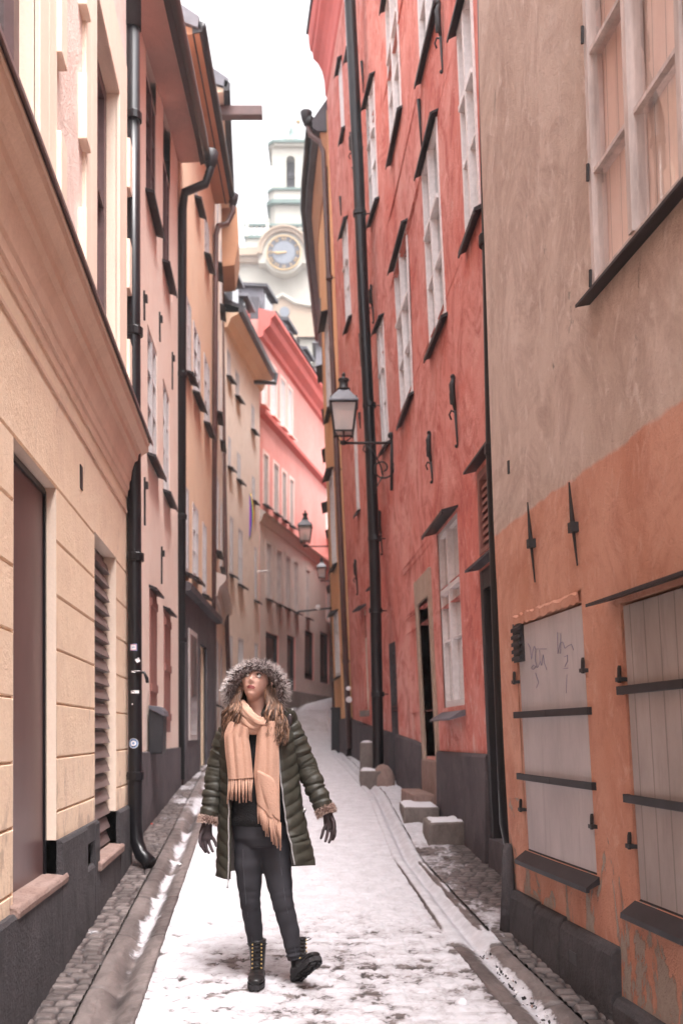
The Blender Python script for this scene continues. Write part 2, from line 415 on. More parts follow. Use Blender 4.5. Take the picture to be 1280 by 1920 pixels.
def r1_plaster():
    """two-tone wall: orange below z=3, beige above, with bare patches low down"""
    m, nt, b = nodes('orange_and_beige_plaster'); p = pos(nt)
    sep = N(nt, 'ShaderNodeSeparateXYZ'); nt.links.new(p, sep.inputs[0])
    z = sep.outputs[2]
    wob = math_node(nt, 'MULTIPLY', math_node(nt, 'SUBTRACT', noise_node(nt, p, 2.6, 5), .5), .10)
    zz = math_node(nt, 'ADD', z, wob)
    up = N(nt, 'ShaderNodeMapRange'); up.inputs[1].default_value = 2.99; up.inputs[2].default_value = 3.01; nt.links.new(zz, up.inputs[0])
    f1 = noise_node(nt, p, 1.3, 7, .65, (1, 1, .6), .8); f2 = noise_node(nt, p, 3.2, 9, .78, (1, .5, .40), 1.6)
    f3 = noise_node(nt, p, 9, 8, .7, (1, 1, .6), .8); f5 = noise_node(nt, p, 90, 4, .7)
    org = mix(nt, ramp(nt, f1, .35, .65, (0,)*3, (1,)*3), (.66, .30, .20), (.78, .42, .31))
    org = mix(nt, ramp(nt, f2, .46, .62, (0,)*3, (.7,)*3), org, (.56, .24, .165))
    org = mix(nt, ramp(nt, f3, .54, .66, (0,)*3, (.45,)*3), org, (.84, .52, .41))
    bei = mix(nt, ramp(nt, f1, .35, .65, (0,)*3, (1,)*3), (.63, .48, .40), (.77, .62, .54))
    bei = mix(nt, ramp(nt, f2, .44, .62, (0,)*3, (.8,)*3), bei, (.50, .35, .29))
    bei = mix(nt, ramp(nt, f3, .54, .66, (0,)*3, (.6,)*3), bei, (.84, .71, .64))
    col = mix(nt, up.outputs[0], org, bei)
    # bare, flaked plaster near the foot of the wall
    low = N(nt, 'ShaderNodeMapRange'); low.inputs[1].default_value = 1.35; low.inputs[2].default_value = .55; nt.links.new(z, low.inputs[0])
    fl = noise_node(nt, p, 4.2, 8, .68, (1, 1, .42), .6)
    mask = math_node(nt, 'ADD', fl, math_node(nt, 'MULTIPLY', low.outputs[0], .20))
    mk = ramp(nt, mask, .665, .68, (0,)*3, (1,)*3)
    patch = mix(nt, noise_node(nt, p, 30, 5, .7), (.34, .25, .20), (.62, .52, .45))
    col = mix(nt, mk, col, patch)
    col = mix(nt, ramp(nt, f5, .55, .8, (0,)*3, (.35,)*3), col, (.28, .17, .13))
    nt.links.new(col, b.inputs['Base Color'])
    h = math_node(nt, 'ADD', math_node(nt, 'MULTIPLY', f3, 1.6), math_node(nt, 'MULTIPLY', f5, .8))
    h = math_node(nt, 'SUBTRACT', h, math_node(nt, 'MULTIPLY', mk, .7))
    bump(nt, b, h, 1.0, .022)
    b.inputs['Roughness'].default_value = .92; b.inputs['Specular IOR Level'].default_value = .2
    return m
M['r1'] = r1_plaster()
def plank(name, c1, c2, w, axis):
    """painted boards: thin dark joints every w metres along Y, grain running up"""
    m, nt, b = nodes(name); p = pos(nt)
    sep = N(nt, 'ShaderNodeSeparateXYZ'); nt.links.new(p, sep.inputs[0])
    fr = math_node(nt, 'FRACT', math_node(nt, 'DIVIDE', sep.outputs[axis], w))
    e = math_node(nt, 'ABSOLUTE', math_node(nt, 'SUBTRACT', fr, .5))
    j = ramp(nt, e, .46, .49, (0,)*3, (1,)*3)
    g = noise_node(nt, p, 14, 8, .75, (1, 1, .08), .4); g2 = noise_node(nt, p, 2.5, 6, .65, (1, 1, .5))
    col = mix(nt, ramp(nt, g2, .35, .68, (0,)*3, (1,)*3), c1, c2)
    col = mix(nt, ramp(nt, g, .52, .75, (0,)*3, (.5,)*3), col, sc(c1, .5))
    col = mix(nt, math_node(nt, 'MULTIPLY', j, .6), col, sc(c1, .3))
    nt.links.new(col, b.inputs['Base Color'])
    bump(nt, b, math_node(nt, 'SUBTRACT', g, j), .4, .006)
    b.inputs['Roughness'].default_value = .7
    return m
M['board_grey'] = plank('grey_painted_board', (.38, .34, .345), (.50, .45, .45), 7.0, 1)
M['board_brown'] = plank('weathered_grey_board', (.27, .225, .21), (.38, .325, .31), .14, 1)
M['curtain'] = plank('pale_inner_board', (.66, .49, .42), (.82, .65, .57), .115, 1)
def attr_mat():
    """street surface: 'snow' (coverage) and 'tone' (per stone) come from the mesh"""
    m, nt, b = nodes('snowy_setts'); p = pos(nt)
    a = N(nt, 'ShaderNodeAttribute', attribute_name='snow'); t = N(nt, 'ShaderNodeAttribute', attribute_name='tone')
    g = N(nt, 'ShaderNodeAttribute', attribute_name='grime')
    fine = noise_node(nt, p, 55, 6, .75, (.55, 1, 1), .6); mid = noise_node(nt, p, 9, 5, .65, (.8, 1, 1))
    stone = mix(nt, t.outputs['Fac'], (.085, .068, .064), (.23, .19, .18))
    stone = mix(nt, ramp(nt, fine, .35, .7, (0,)*3, (.5,)*3), stone, (.13, .108, .104))
    stone = mix(nt, ramp(nt, noise_node(nt, p, 6, 8, .75, (1, .5, 1), 1.0), .48, .62, (0,)*3, (.65,)*3), stone, (.06, .048, .047))
    stone = mix(nt, math_node(nt, 'MULTIPLY', g.outputs['Fac'], .85), stone, (.022, .018, .019))
    k = math_node(nt, 'ADD', a.outputs['Fac'], math_node(nt, 'MULTIPLY', math_node(nt, 'SUBTRACT', fine, .5), .95))
    mk = ramp(nt, k, .46, .56, (0,)*3, (1,)*3)
    snow = mix(nt, ramp(nt, mid, .35, .65, (0,)*3, (1,)*3), (.47, .457, .482), (.585, .575, .607))
    snow = mix(nt, ramp(nt, k, .54, .85, (1,)*3, (0,)*3), snow, (.38, .355, .37))
    col = mix(nt, mk, stone, snow)
    nt.links.new(col, b.inputs['Base Color'])
    r = N(nt, 'ShaderNodeMapRange'); r.inputs[3].default_value = .42; r.inputs[4].default_value = .75
    nt.links.new(mk, r.inputs[0]); nt.links.new(r.outputs[0], b.inputs['Roughness'])
    h = math_node(nt, 'ADD', math_node(nt, 'MULTIPLY', mk, 1.1), math_node(nt, 'MULTIPLY', noise_node(nt, p, 70, 5, .7), .9))
    bump(nt, b, h, .5, .008)
    return m
M['street'] = attr_mat()

# ------------------------------------------------------------------ facades (plan in metres)
L1 = Fac([(-1.14+.0861*6, -6), (-1.861, 8.38)], 1, wave=.004, seed=1)
L2 = Fac([(-1.40-.0694*8.4, 8.4), (-2.372, 14.0)], 1, wave=.012, seed=2)
L3 = Fac([(-2.36, 14.0), (-2.43, 18.3)], 1, wave=.01, seed=3)
L4 = Fac([(-2.42, 18.3), (-2.88, 23.4)], 1, wave=.01, seed=4)
L5 = Fac([(-2.86, 23.4), (-2.36, 27.7)], 1, wave=.01, seed=5)
L6 = Fac([(-2.38, 28.0), (-.45, 36.9), (1.2, 43.5)], 1, wave=.005, seed=6)
R1 = Fac([(1.97+.1333*6, -6), (1.97-.1333*6.28, 6.28)], -1, lean=((-1, 0), (.5, 0), (3.0, -.145), (6.5, -.238), (12, -.37)), wave=.014, seed=7)
R2 = Fac([(1.435, 6.4), (1.02, 12.8), (.27, 18.6)], -1, lean=((.8, 0), (16.8, -.67)), wave=.018, seed=8)
R3 = Fac([(.13, 18.62), (-.14, 21.5), (-.0, 29)], -1, lean=((1.2, 0), (16, -.50)), wave=.01, seed=9)
R4 = Fac([(.25, 29.1), (.35, 36), (1.6, 50)], -1, lean=((2, 0), (16, -.3)), wave=.01, seed=10)

# ================================================================== LEFT 1: cream building with rusticated ground floor
b1 = thing('corner_building', (-1.5, 4.2, .28), 'cream plastered building with grooved ground floor and heavy brown moulded cornice, nearest on the left', 'building')
dr = (4.46, 5.40, .90, 3.08, .07); sh = (6.68, 7.69, .81, 3.11, .10)
wz0, wz1 = 4.46, 6.83
W1 = (3.80, 4.89, wz0, wz1, .15); W2 = (6.62, 7.69, wz0, wz1, .15)
rows = [(z+dz, o) for k in range(8) for z in (3.09-.305*k,) for dz, o in ((-.011, 0), (0, -.016), (.011, 0))]
rows = [r for r in rows if r[0] > .6]
wb = wall(L1, -5, 8.38, -.4, 8.7, [dr, sh, W1, W2, (6.2, 6.5, .82, .98, .14)], rows=rows,
          mat_fn=lambda y, z: 0 if z < 3.6 else 1, reveal_mi=2)
wb.build('wall', ['cream', 'cream_rough', 'cream_trim'], b1)
# plinth
pb = MB()
def plbox(a, c, zt):
    ys = lin(a, c, max(1, int((c-a)/.5)))
    prof(pb, L1, ys, [(-.1, -.5), (.045, -.5), (.035, zt-.02), (.022, zt), (-.1, zt)])
plbox(-5, 4.46, .87); plbox(4.46, 5.40, .88); plbox(5.40, 6.20, 1.10); plbox(6.20, 6.50, .82); plbox(6.50, 6.68, 1.10)
fbox(pb, L1, 6.20, 6.50, .98, 1.10, -.1, .03)
plbox(6.68, 7.69, .79); plbox(7.69, 8.38, 1.08)
pb.build('plinth', 'plinth', b1)
vb = MB(); fbox(vb, L1, 6.20, 6.50, .82, .98, -.14, -.10); vb.build('cellar_opening', 'black_paint', b1)
# cornice: real mould profile with a rounded end
cp = [(-.05, 3.74), (.012, 3.74), (.018, 3.79), (.030, 3.80), (.032, 3.86), (.045, 3.88), (.052, 3.95), (.075, 4.03), (.10, 4.05), (.105, 4.10),
      (.125, 4.13), (.175, 4.16), (.18, 4.21), (.19, 4.22), (.19, 4.235), (-.05, 4.30)]
cb = MB(); prof(cb, L1, lin(-5, 8.38, 24), cp); co = cb.build('cornice', 'cornice', b1)
fl = MB(); prof(fl, L1, lin(-5, 8.40, 24), [(-.05, 4.303), (.20, 4.24), (.205, 4.222), (.215, 4.222), (.213, 4.25), (-.05, 4.32)]); fl.build('cornice_flashing', 'brown_panel', co)
# frieze line below
fb = MB(); prof(fb, L1, lin(-5, 8.38, 24), [(-.02, 3.60), (.012, 3.60), (.014, 3.62), (-.02, 3.63)]); fb.build('string_course', 'cornice', b1)
# door-like sheet panel
d = MB(); fbox(d, L1, 4.46, 5.40, .90, 3.08, -.09, -.07); dd = d.build('closed_panel', 'brown_panel', b1)
f_ = MB(); fbox(f_, L1, 5.37, 5.40, .90, 3.06, -.069, -.055); fbox(f_, L1, 4.46, 5.37, 3.04, 3.07, -.069, -.055); f_.build('panel_frame', 'black_paint', dd)
sb = MB(); prof(sb, L1, lin(4.40, 5.52, 8), [(-.09, .85), (.045, .845), (.05, .88), (.04, .904), (-.09, .916)]); sb.build('stone_sill', 'redstone', b1, bevel=.01)
# louvred shutter
s = MB()
k = 0; z = .84
while z < 3.06:
    s.hexa([L1.P(6.70, z, -.10), L1.P(6.70, z+.005, -.045), L1.P(7.67, z+.005, -.045), L1.P(7.67, z, -.10),
            L1.P(6.70, z+.105, -.10), L1.P(6.70, z+.085, -.075), L1.P(7.67, z+.085, -.075), L1.P(7.67, z+.105, -.10)]); z += .112
fbox(s, L1, 6.68, 7.69, .82, 3.11, -.13, -.10)
s.build('louvred_shutter', 'shutter_brown', b1)
sb = MB(); prof(sb, L1, lin(6.60, 7.74, 8), [(-.11, .75), (.06, .75), (.065, .80), (.055, .815), (-.11, .828)]); sb.build('stone_sill', 'redstone', b1, bevel=.01)
# upper windows with shouldered surrounds
for (a, c, z0, z1, r) in (W1, W2):
    sm = MB(); wd = .42
    for (p, q, u, v) in ((a-wd, a, z0-.1, z1+.5), (c, c+wd, z0-.1, z1+.5), (a, c, z1, z1+.5), (a, c, z0-.1, z0)):
        fbox(sm, L1, p, q, u, v, -.01, .028, n=2)
    for zz in (z0+.15, z0+1.0, z0+1.85):     # quoin ears
        fbox(sm, L1, c+wd-.02, c+wd+.14, zz, zz+.42, -.01, .055); fbox(sm, L1, a-wd-.14, a-wd+.02, zz, zz+.42, -.01, .055)
    sm.build('window_surround', 'cream_trim', b1, bevel=.006)
    w = window(L1, b1, a, c, z0, z1, 'frame_brown', 'pane', 2, (.6,), d=.10, sill=None, ft=.11)
    sl = MB(); prof(sl, L1, [a-.28, c+.14], [(-.1, z0-.06), (.10, z0-.09), (.13, z0-.12), (.145, z0-.12), (.13, z0-.07), (-.1, z0-.005)]); sl.build('sill', 'brown_panel', w)
vb = MB(); fbox(vb, L1, 6.12, 6.20, 3.27, 3.42, -.01, .006); vb.build('wall_vent', 'dark_metal', b1)
# big black drainpipe on the corner
PX, PY = -1.755, 8.30
def gp(x, y, D): return ((x-HX)*D/F, D, CZ+(HY-y)*D/F)
g8 = float(gz(8.3))
pp = [gp(249, 45, PY)[:1]+(PY, 7.84), gp(250, 600, PY)[:1]+(PY, 5.3), gp(254, 1500, PY)[:1]+(PY, g8+.36), (PX-.01, PY-.01, g8+.20), (PX+.04, PY-.06, g8+.10), (PX+.13, PY-.14, g8+.04)]
dp = pipe('drainpipe', b1, pp, .061, 'black_paint',
     brs=[((gp(250, 219, PY)[0], PY, gp(0, 219, PY)[2]), (-.12, 0, 0)), ((gp(252, 622, PY)[0], PY, gp(0, 622, PY)[2]), (-.12, 0, 0)), ((gp(254, 1045, PY)[0], PY, gp(0, 1045, PY)[2]), (-.12, 0, 0)), ((gp(254, 1455, PY)[0], PY, gp(0, 1455, PY)[2]), (-.12, 0, 0))])
up = MB(); up.tube([(pp[0][0], PY, 7.80), (pp[0][0]-.003, PY, 8.8)], .073, 14); up.build('pipe_sleeve', 'dark_metal', dp, smooth=True)
def on_pipe(name, x, y, w, h, mats, circ=False, PXc=None, rot=0):
    """a sticker curved round the pipe"""
    cx = gp(254, y, PY)[0]; cz = gp(0, y, PY)[2]; px = (x-254)*PY/F/.0625; c = math.asin(max(-.95, min(.95, px)))
    mb = MB()
    for k, (ww, hh, mi, rr) in enumerate(mats):
        ww *= w; hh *= h
        n = 16 if circ else 8
        if circ:
            pts = [(math.cos(2*math.pi*i/20)*ww/2, math.sin(2*math.pi*i/20)*hh/2) for i in range(20)]
        else: pts = [(-ww/2, -hh/2), (-ww/6, -hh/2), (ww/6, -hh/2), (ww/2, -hh/2), (ww/2, hh/2), (ww/6, hh/2), (-ww/6, hh/2), (-ww/2, hh/2)]
        ca, sa = math.cos(rot), math.sin(rot); pts = [(p*ca-q*sa, p*sa+q*ca) for p, q in pts]
        R = .0622+.0007*(k+1)
        mb.add([(cx+R*math.sin(c+p/R), PY-R*math.cos(c+p/R), cz+q) for p, q in pts], [tuple(range(len(pts)))], mi)
    return mb.build(name, ['sticker_w', 'sticker_b', 'sticker_r'], dp)
on_pipe('sticker', 253, 1215, .062, .060, [(1, 1, 1, 0), (.86, .86, 2, 0), (.74, .70, 0, 0), (.45, .12, 1, 0)])
on_pipe('sticker', 261, 1239, .038, .034, [(1, 1, 0, 0)], rot=.5)
on_pipe('sticker', 258, 1260, .085, .018, [(1, 1, 0, 0)])
on_pipe('sticker', 256, 1298, .070, .026, [(1, 1, 0, 0)])
on_pipe('sticker', 251, 1321, .014, .010, [(1, 1, 0, 0)], rot=.4)
on_pipe('sticker', 253, 1394, .088, .088, [(1, 1, 0, 0), (.9, .9, 1, 0), (.55, .55, 0, 0), (.25, .25, 1, 0)], circ=True)
hk = MB(); q = gp(262, 1262, PY); hk.tube([(q[0]-.02, PY-.06, q[2]), (q[0]+.05, PY-.07, q[2]), (q[0]+.075, PY-.07, q[2]-.05), (q[0]+.08, PY-.07, q[2]-.09)], [.012, .012, .016, .014], 8)
hk.build('pipe_hook', 'black_paint', dp, smooth=True)

# ================================================================== LEFT 2: pink house
b2 = thing('townhouse', (-2.1, 11, .74), 'pink plastered house with brown wooden shutters and dark eaves, behind the black corner drainpipe', 'building')
zt2 = lambda y: 8.66+.25*(y-8.4)
Wn = [(10.5, 11.35, 7.66, 9.03), (12.06, 12.85, 7.66, 9.03), (10.55, 11.4, 4.80, 6.22), (12.06, 12.85, 4.78, 6.18)]
dA = (10.68, 11.30, 1.02, 3.33); dB = (12.06, 12.75, 1.72, 3.28)
wall(L2, 8.39, 14.0, 0, 9.0, [(*w, .10) for w in Wn]+[(*dA, .06), (*dB, .06)], zt=zt2, reveal_mi=0).build('wall', ['pink'], b2)
for i, w in enumerate(Wn): window(L2, b2, *w, 'frame_grey' if i > 1 else 'frame_brown', 'pane', 2, (.4, .7) , d=.03, sill='dark_metal', so=.10)
for w in (dA, dB):
    m_ = MB(); a, c, z0, z1 = w; fbox(m_, L2, a, (a+c)/2-.004, z0, z1, -.05, .012); fbox(m_, L2, (a+c)/2+.004, c, z0, z1, -.05, .012)
    for zz in (z0+.15, (z0+z1)/2, z1-.2): fbox(m_, L2, a+.01, c-.01, zz, zz+.09, .012, .028)
    o_ = m_.build('wooden_shutter', 'rust_wood', b2)
    m_ = MB(); fbox(m_, L2, a-.05, c+.05, z1, z1+.03, -.01, .09, dz1=.04); m_.build('shutter_hood', 'dark_metal', o_)
m_ = MB(); prof(m_, L2, lin(8.39, 14, 8), [(-.1, -.4), (.05, -.4), (.035, 1.5), (-.1, 1.52)]); m_.build('plinth', 'plinth_wet', b2)
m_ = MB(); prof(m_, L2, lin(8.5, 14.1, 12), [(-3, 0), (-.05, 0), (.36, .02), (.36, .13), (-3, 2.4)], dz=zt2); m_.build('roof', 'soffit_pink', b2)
def gutter(fc, y0, y1, o, zf, r=.08, mat='black_paint', parent=None, n=10):
    mb = MB(); mb.tube([(fc.P(y, zf(y), o)) for y in lin(y0, y1, n)], r, 12); return mb.build('gutter', mat, parent, smooth=True)
gutter(L2, 8.5, 14.1, .40, lambda y: zt2(y)+.06, .07, parent=b2)
m_ = MB(); prof(m_, L2, lin(8.5, 14.1, 12), [(.32, -.03), (.44, .02), (.44, .16), (.32, .12)], dz=zt2); m_.build('eaves_board', 'dark_metal', b2)
e = Vector(L2.P(14.05, zt2(14.05), .42)); gX = gp(338, 1400, 13.9)
pts = [e+Vector((.05, 0, .1)), e+Vector((.05, 0, -.10)), e+Vector((-.03, 0, -.32)), Vector((gp(345, 352, 13.9)[0], 13.95, e.z-.50)), Vector((gp(341, 372, 13.9)[0], 13.95, e.z-.75)), Vector((gX[0], 13.95, float(gz(13.9))+.1))]
pipe('drainpipe', b2, pts, .062, 'black_paint', brs=[((gp(340, y, 13.9)[0], 13.95, gp(0, y, 13.9)[2]), (-.12, 0, 0)) for y in (700, 968, 1200)])
hp = MB(); hp.lathe(e+Vector((.05, 0, .02)), [(.05, -.14), (.10, -.02), (.12, .12), (.11, .13)], 12); hp.build('rain_hopper', 'dark_metal', b2, smooth=True)
m_ = MB()
for (x, ya, yb) in ((269, 895, 985), (269, 545, 600), (301, 1025, 1095), (323, 660, 730), (299, 585, 640)):
    a = L2.pix(x, ya); c = L2.pix(x, yb); m_ = MB(); fbox(m_, L2, a[0]-.012, a[0]+.012, c[1], a[1], -.01, .02); fbox(m_, L2, a[0]-.03, a[0]+.03, a[1]-.12, a[1]-.05, .02, .045); m_.build('wall_anchor', 'iron', b2)
# grey letter box on the wall
q0 = L2.pix(286, 1331, .18); q1 = L2.pix(308, 1410, .05)
mbx = thing('mailbox', L2.P(10.9, 1.5, .1), 'small dark grey mailbox with rounded lid fixed to the pink house wall', 'mailbox')
za, zb = 1.48, 1.98
m_ = MB(); prof(m_, L2, [10.45, 10.80], [(.02, za), (.17, za), (.18, zb-.07), (.15, zb-.02), (.02, zb)]); m_.build('body', 'bin_black', mbx, bevel=.012)
m_ = MB(); prof(m_, L2, [10.43, 10.82], [(.02, zb-.01), (.185, zb-.09), (.20, zb-.09), (.195, zb-.04), (.15, zb+.012), (.02, zb+.03)]); m_.build('lid', 'mail_grey', mbx, bevel=.008)

# ================================================================== LEFT 3: ochre house with dark shopfront
b3 = thing('townhouse', (-2.4, 16, 1.07), 'ochre plastered house with dark grey ground floor between two tall drainpipes on the left side', 'building')
c3 = [(14.30, 14.95), (15.35, 16.15), (16.85, 17.6)]
rowsL3 = [(10.3, 11.3), (7.35, 8.75) , (4.95, 6.85), (0, 0)]
ws = []
for (ax, ay, bx, by) in ((361, 600, 374, 765), (382, 660, 392, 815), (349, 553, 357, 715), (366, 350, 374, 400), (383, 395, 391, 505), (360, 941, 370, 1090), (379, 978, 386, 1120), (346, 910, 352, 1078)):
    ws.append(rect(L3, ax, ay, bx, by))
ws = [w for w in ws if w[0] > 14.05 and w[1] < 18.2]
wall(L3, 14.0, 18.3, .3, 11.9, [(*w, .08) for w in ws]+[(15.9, 16.9, 1.05, 3.2, .12)], mat_fn=lambda y, z: 0).build('wall', ['ochre'], b3)
for w in ws: window(L3, b3, *w, 'frame_grey', 'pane', 2, (.33, .66), d=.005, so=.12)
m_ = MB(); fbox(m_, L3, 14.0, 15.9, .3, 3.85, -.02, .05, n=2); fbox(m_, L3, 16.9, 18.3, .3, 3.85, -.02, .05, n=2); fbox(m_, L3, 15.9, 16.9, 3.2, 3.85, -.02, .05)
prof(m_, L3, [14.0, 18.3], [(.04, 3.78), (.16, 3.80), (.17, 3.9), (0, 3.97)]); m_.build('shopfront', 'plinth_wet', b3)
m_ = MB(); fbox(m_, L3, 15.9, 16.9, 1.05, 3.2, -.10, -.07); m_.build('door', 'bin_black', b3)
m_ = MB(); fbox(m_, L3, 14.5, 15.4, 1.6, 3.3, .05, .07); o_ = m_.build('shop_window', 'frame_old', b3); m_ = MB(); fbox(m_, L3, 14.58, 15.32, 1.68, 3.22, .07, .075); m_.build('pane', 'pane_pale', o_)
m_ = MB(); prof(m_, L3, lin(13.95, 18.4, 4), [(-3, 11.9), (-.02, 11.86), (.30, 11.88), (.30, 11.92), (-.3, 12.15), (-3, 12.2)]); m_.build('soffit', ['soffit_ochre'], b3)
m_ = MB(); prof(m_, L3, lin(13.93, 18.42, 4), [(.20, 11.87), (.34, 11.90), (.35, 12.02), (.2, 12.06)]); m_.build('eaves_board', 'dark_metal', b3)
gutter(L3, 13.93, 18.42, .33, lambda y: 11.98, .07, parent=b3)
m_ = MB(); prof(m_, L3, [13.9, 18.42], [(-3.0, 12.22), (-.3, 12.17), (.28, 11.94), (.3, 12.1), (-3.0, 14.3)]); m_.build('roof_sheet', 'grey_roof', b3)
e = Vector(L3.P(18.35, 11.9, .36))
bot = gp(397, 1432, 17.9)
pts = [e+Vector((0, 0, .05)), e+Vector((0, 0, -.22)), e+Vector((-.12, 0, -.45)), Vector((gp(404, 405, 17.95)[0]+.03, 18.1, e.z-.62)), Vector((gp(404, 430, 17.95)[0], 18.0, e.z-.85)), Vector((bot[0], 18.0, float(gz(17.9))+.1))]
pipe('drainpipe', b3, pts, .05, 'brown_paint', brs=[((gp(401, y, 18)[0], 18.0, gp(0, y, 18)[2]), (-.1, 0, 0)) for y in (800, 1150)])
hp = MB(); hp.lathe(e, [(.04, -.14), (.09, -.02), (.11, .10), (.10, .11)], 12); hp.build('rain_hopper', 'dark_metal', b3, smooth=True)

# ================================================================== LEFT 4: tall narrow cream house with hoist beam
b4 = thing('townhouse', (-2.6, 21, 1.41), 'narrow cream house with a hoist beam jutting from its eaves, behind the ochre house', 'building')
ws = [(19.3, 20.0, 5.4, 6.9), (21.2, 21.9, 5.4, 6.9), (19.3, 20.0, 8.2, 9.8), (21.2, 21.9, 8.2, 9.8), (19.3, 20, 11.2, 12.6), (21.2, 21.9, 11.2, 12.6), (19.4, 20.1, 2.3, 3.6), (21.3, 22, 1.6, 3.7)]
wall(L4, 18.31, 23.38, .6, 13.9, [(*w, .1) for w in ws]).build('wall', ['ivory'], b4)
for w in ws: window(L4, b4, *w, 'frame_grey', 'pane', 2, (.33, .66), d=.005, so=.12)
m_ = MB(); prof(m_, L4, lin(18.3, 23.4, 4), [(-.02, 4.3), (.05, 4.32), (.10, 4.5), (.22, 4.62), (.23, 4.72), (-.02, 4.8)]); m_.build('cornice', 'greige', b4)
m_ = MB(); prof(m_, L4, lin(18.2, 23.5, 4), [(-3, 13.9), (-.02, 13.86), (.26, 13.88), (.26, 13.92), (-.3, 14.1), (-3, 14.15)]); m_.build('soffit', 'ochre', b4)
m_ = MB(); prof(m_, L4, lin(18.15, 23.5, 6), [(.18, 13.87), (.30, 13.88), (.31, 14.02), (.2, 14.08)]); m_.build('eaves_board', 'dark_metal', b4)
m_ = MB(); prof(m_, L4, [18.15, 23.5], [(-3.0, 14.17), (-.3, 14.12), (.24, 13.94), (.28, 14.1), (-3.0, 16.3)]); m_.build('roof_sheet', 'grey_roof', b4)
bx = gp(405, 205, 18.6); m_ = MB()
m_.box(-2.6, gp(492, 0, 18.6)[0], 18.5, 18.68, 13.64, 13.83); m_.build('hoist_beam', 'brown_paint', b4, bevel=.01)
pipe('drainpipe', b4, [(gp(421, 0, 22.9)[0]+.25, 22.9, 13.8), (gp(421, 0, 22.9)[0]+.2, 22.9, 13.5), (gp(414, 0, 22.9)[0], 22.9, 13.0), (gp(424, 0, 22.9)[0], 22.9, 4.8), (gp(432, 0, 22.9)[0], 22.9, 1.7)], .055, 'brown_paint')
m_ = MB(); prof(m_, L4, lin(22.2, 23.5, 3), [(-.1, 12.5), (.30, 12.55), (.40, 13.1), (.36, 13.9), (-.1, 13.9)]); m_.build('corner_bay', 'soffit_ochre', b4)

# ================================================================== LEFT 5: pale house with dormers
b5 = thing('townhouse', (-2.7, 25, 1.8), 'pale cream house with black drainpipe and dark dormered roof, before the coral building', 'building')
ws = []
for (ax, ay, bx, by) in ((425, 650, 433, 715), (441, 690, 449, 752), (471, 755, 477, 812), (427, 815, 433, 880), (444, 845, 451, 905), (472, 890, 478, 943), (430, 966, 437, 1080), (446, 988, 455, 1100), (477, 1024, 482, 1128), (428, 1190, 436, 1300), (446, 1195, 456, 1300), (477, 1205, 483, 1300)):
    w = rect(L5, ax, ay, bx, by)
    if w[0] > 23.5 and w[1] < 27.6: ws.append(w)
wall(L5, 23.41, 27.7, .9, 12.0, [(*w, .08) for w in ws]).build('wall', ['ivory'], b5)
for w in ws: window(L5, b5, *w, 'frame_grey', 'pane', 2, (.5,), d=.02, so=.14)
m_ = MB(); prof(m_, L5, lin(23.4, 27.8, 4), [(-.02, 11.6), (.08, 11.65), (.16, 11.85), (.34, 11.95), (.36, 12.1), (-.02, 12.2)]); m_.build('cornice', 'ochre', b5)
m_ = MB(); prof(m_, L5, lin(23.4, 27.85, 4), [(.36, 11.98), (.46, 12.0), (.47, 12.14), (.1, 12.3), (-1.2, 14.6), (-3.5, 15.4), (-3.5, 12)]); m_.build('roof', 'dark_roof', b5)
for k, y in enumerate((24.1, 25.6, 27.1)):
    m_ = MB(); fbox(m_, L5, y-.45, y+.45, 12.7, 13.9, -1.6, -.25); o_ = m_.build('dormer', 'dark_roof', b5)
    m_ = MB(); fbox(m_, L5, y-.35, y+.35, 12.85, 13.7, -.25, -.22); m_.build('dormer_window', 'pane', o_)
    m_ = MB(); fbox(m_, L5, y-.55, y+.55, 13.9, 13.98, -1.7, -.1, dz1=.08); m_.build('dormer_roof', 'grey_roof', o_)
e = Vector(L5.P(27.6, 11.95, .5)); q = gp(463, 0, 26.8)
pipe('drainpipe', b5, [e+Vector((0, 0, .1)), e+Vector((-.02, -.1, -.2)), (q[0]+.12, 26.9, e.z-.38), (q[0], 26.8, e.z-.6), (gp(466, 0, 26.8)[0], 26.8, 2.0)], .06, 'black_paint', brs=[((gp(464, y, 26.8)[0], 26.8, gp(0, y, 26.8)[2]), (-.1, .1, 0)) for y in (830, 1000, 1110)])
# rainbow flag
fl = thing('flag', (gp(464, 930, 26.5)[0], 26.5, gp(0, 930, 26.5)[2]), 'folded rainbow flag showing mostly purple, hanging beside the black pipe on the pale house', 'flag')
cols = [((.30, .03, .55), 'purple'), ((.02, .16, .45), 'blue'), ((.10, .45, .10), 'green'), ((.8, .65, .05), 'yellow'), ((.8, .12, .08), 'red')]
names = []
for c_, n_ in cols: M['flag_'+n_] = simple('flag_'+n_, c_, .8, var=.1); names.append('flag_'+n_)
m_ = MB(); m_.keepn = True
NX = 20
for band in range(5):
    P_ = []
    for i in range(11):
        t = i/10; row = []
        for j in range(5):
            s_ = np.interp((band*4+j)/20.0, [0, .2, 1], [0, .58, 1])
            x = 467+s_*9*math.sin(math.pi*min(1, t*.9+.08))**.7; y = 930+t*85-s_*4
            p = gp(x, y, 26.4); row.append((p[0], 26.35+.05*math.sin(s_*14+t*2), p[2]))
        P_.append(row)
    m_.grid(P_, band if band else 0)
o_ = m_.build('cloth', names, fl, smooth=True); md = o_.modifiers.new('s', 'SOLIDIFY'); md.thickness = .006
m_ = MB(); p = gp(464, 928, 26.5); m_.tube([(p[0]-.35, 26.6, p[2]-.1), (p[0]+.03, 26.45, p[2]+.03)], .012, 8); m_.build('flagpole', 'frame_white', fl)

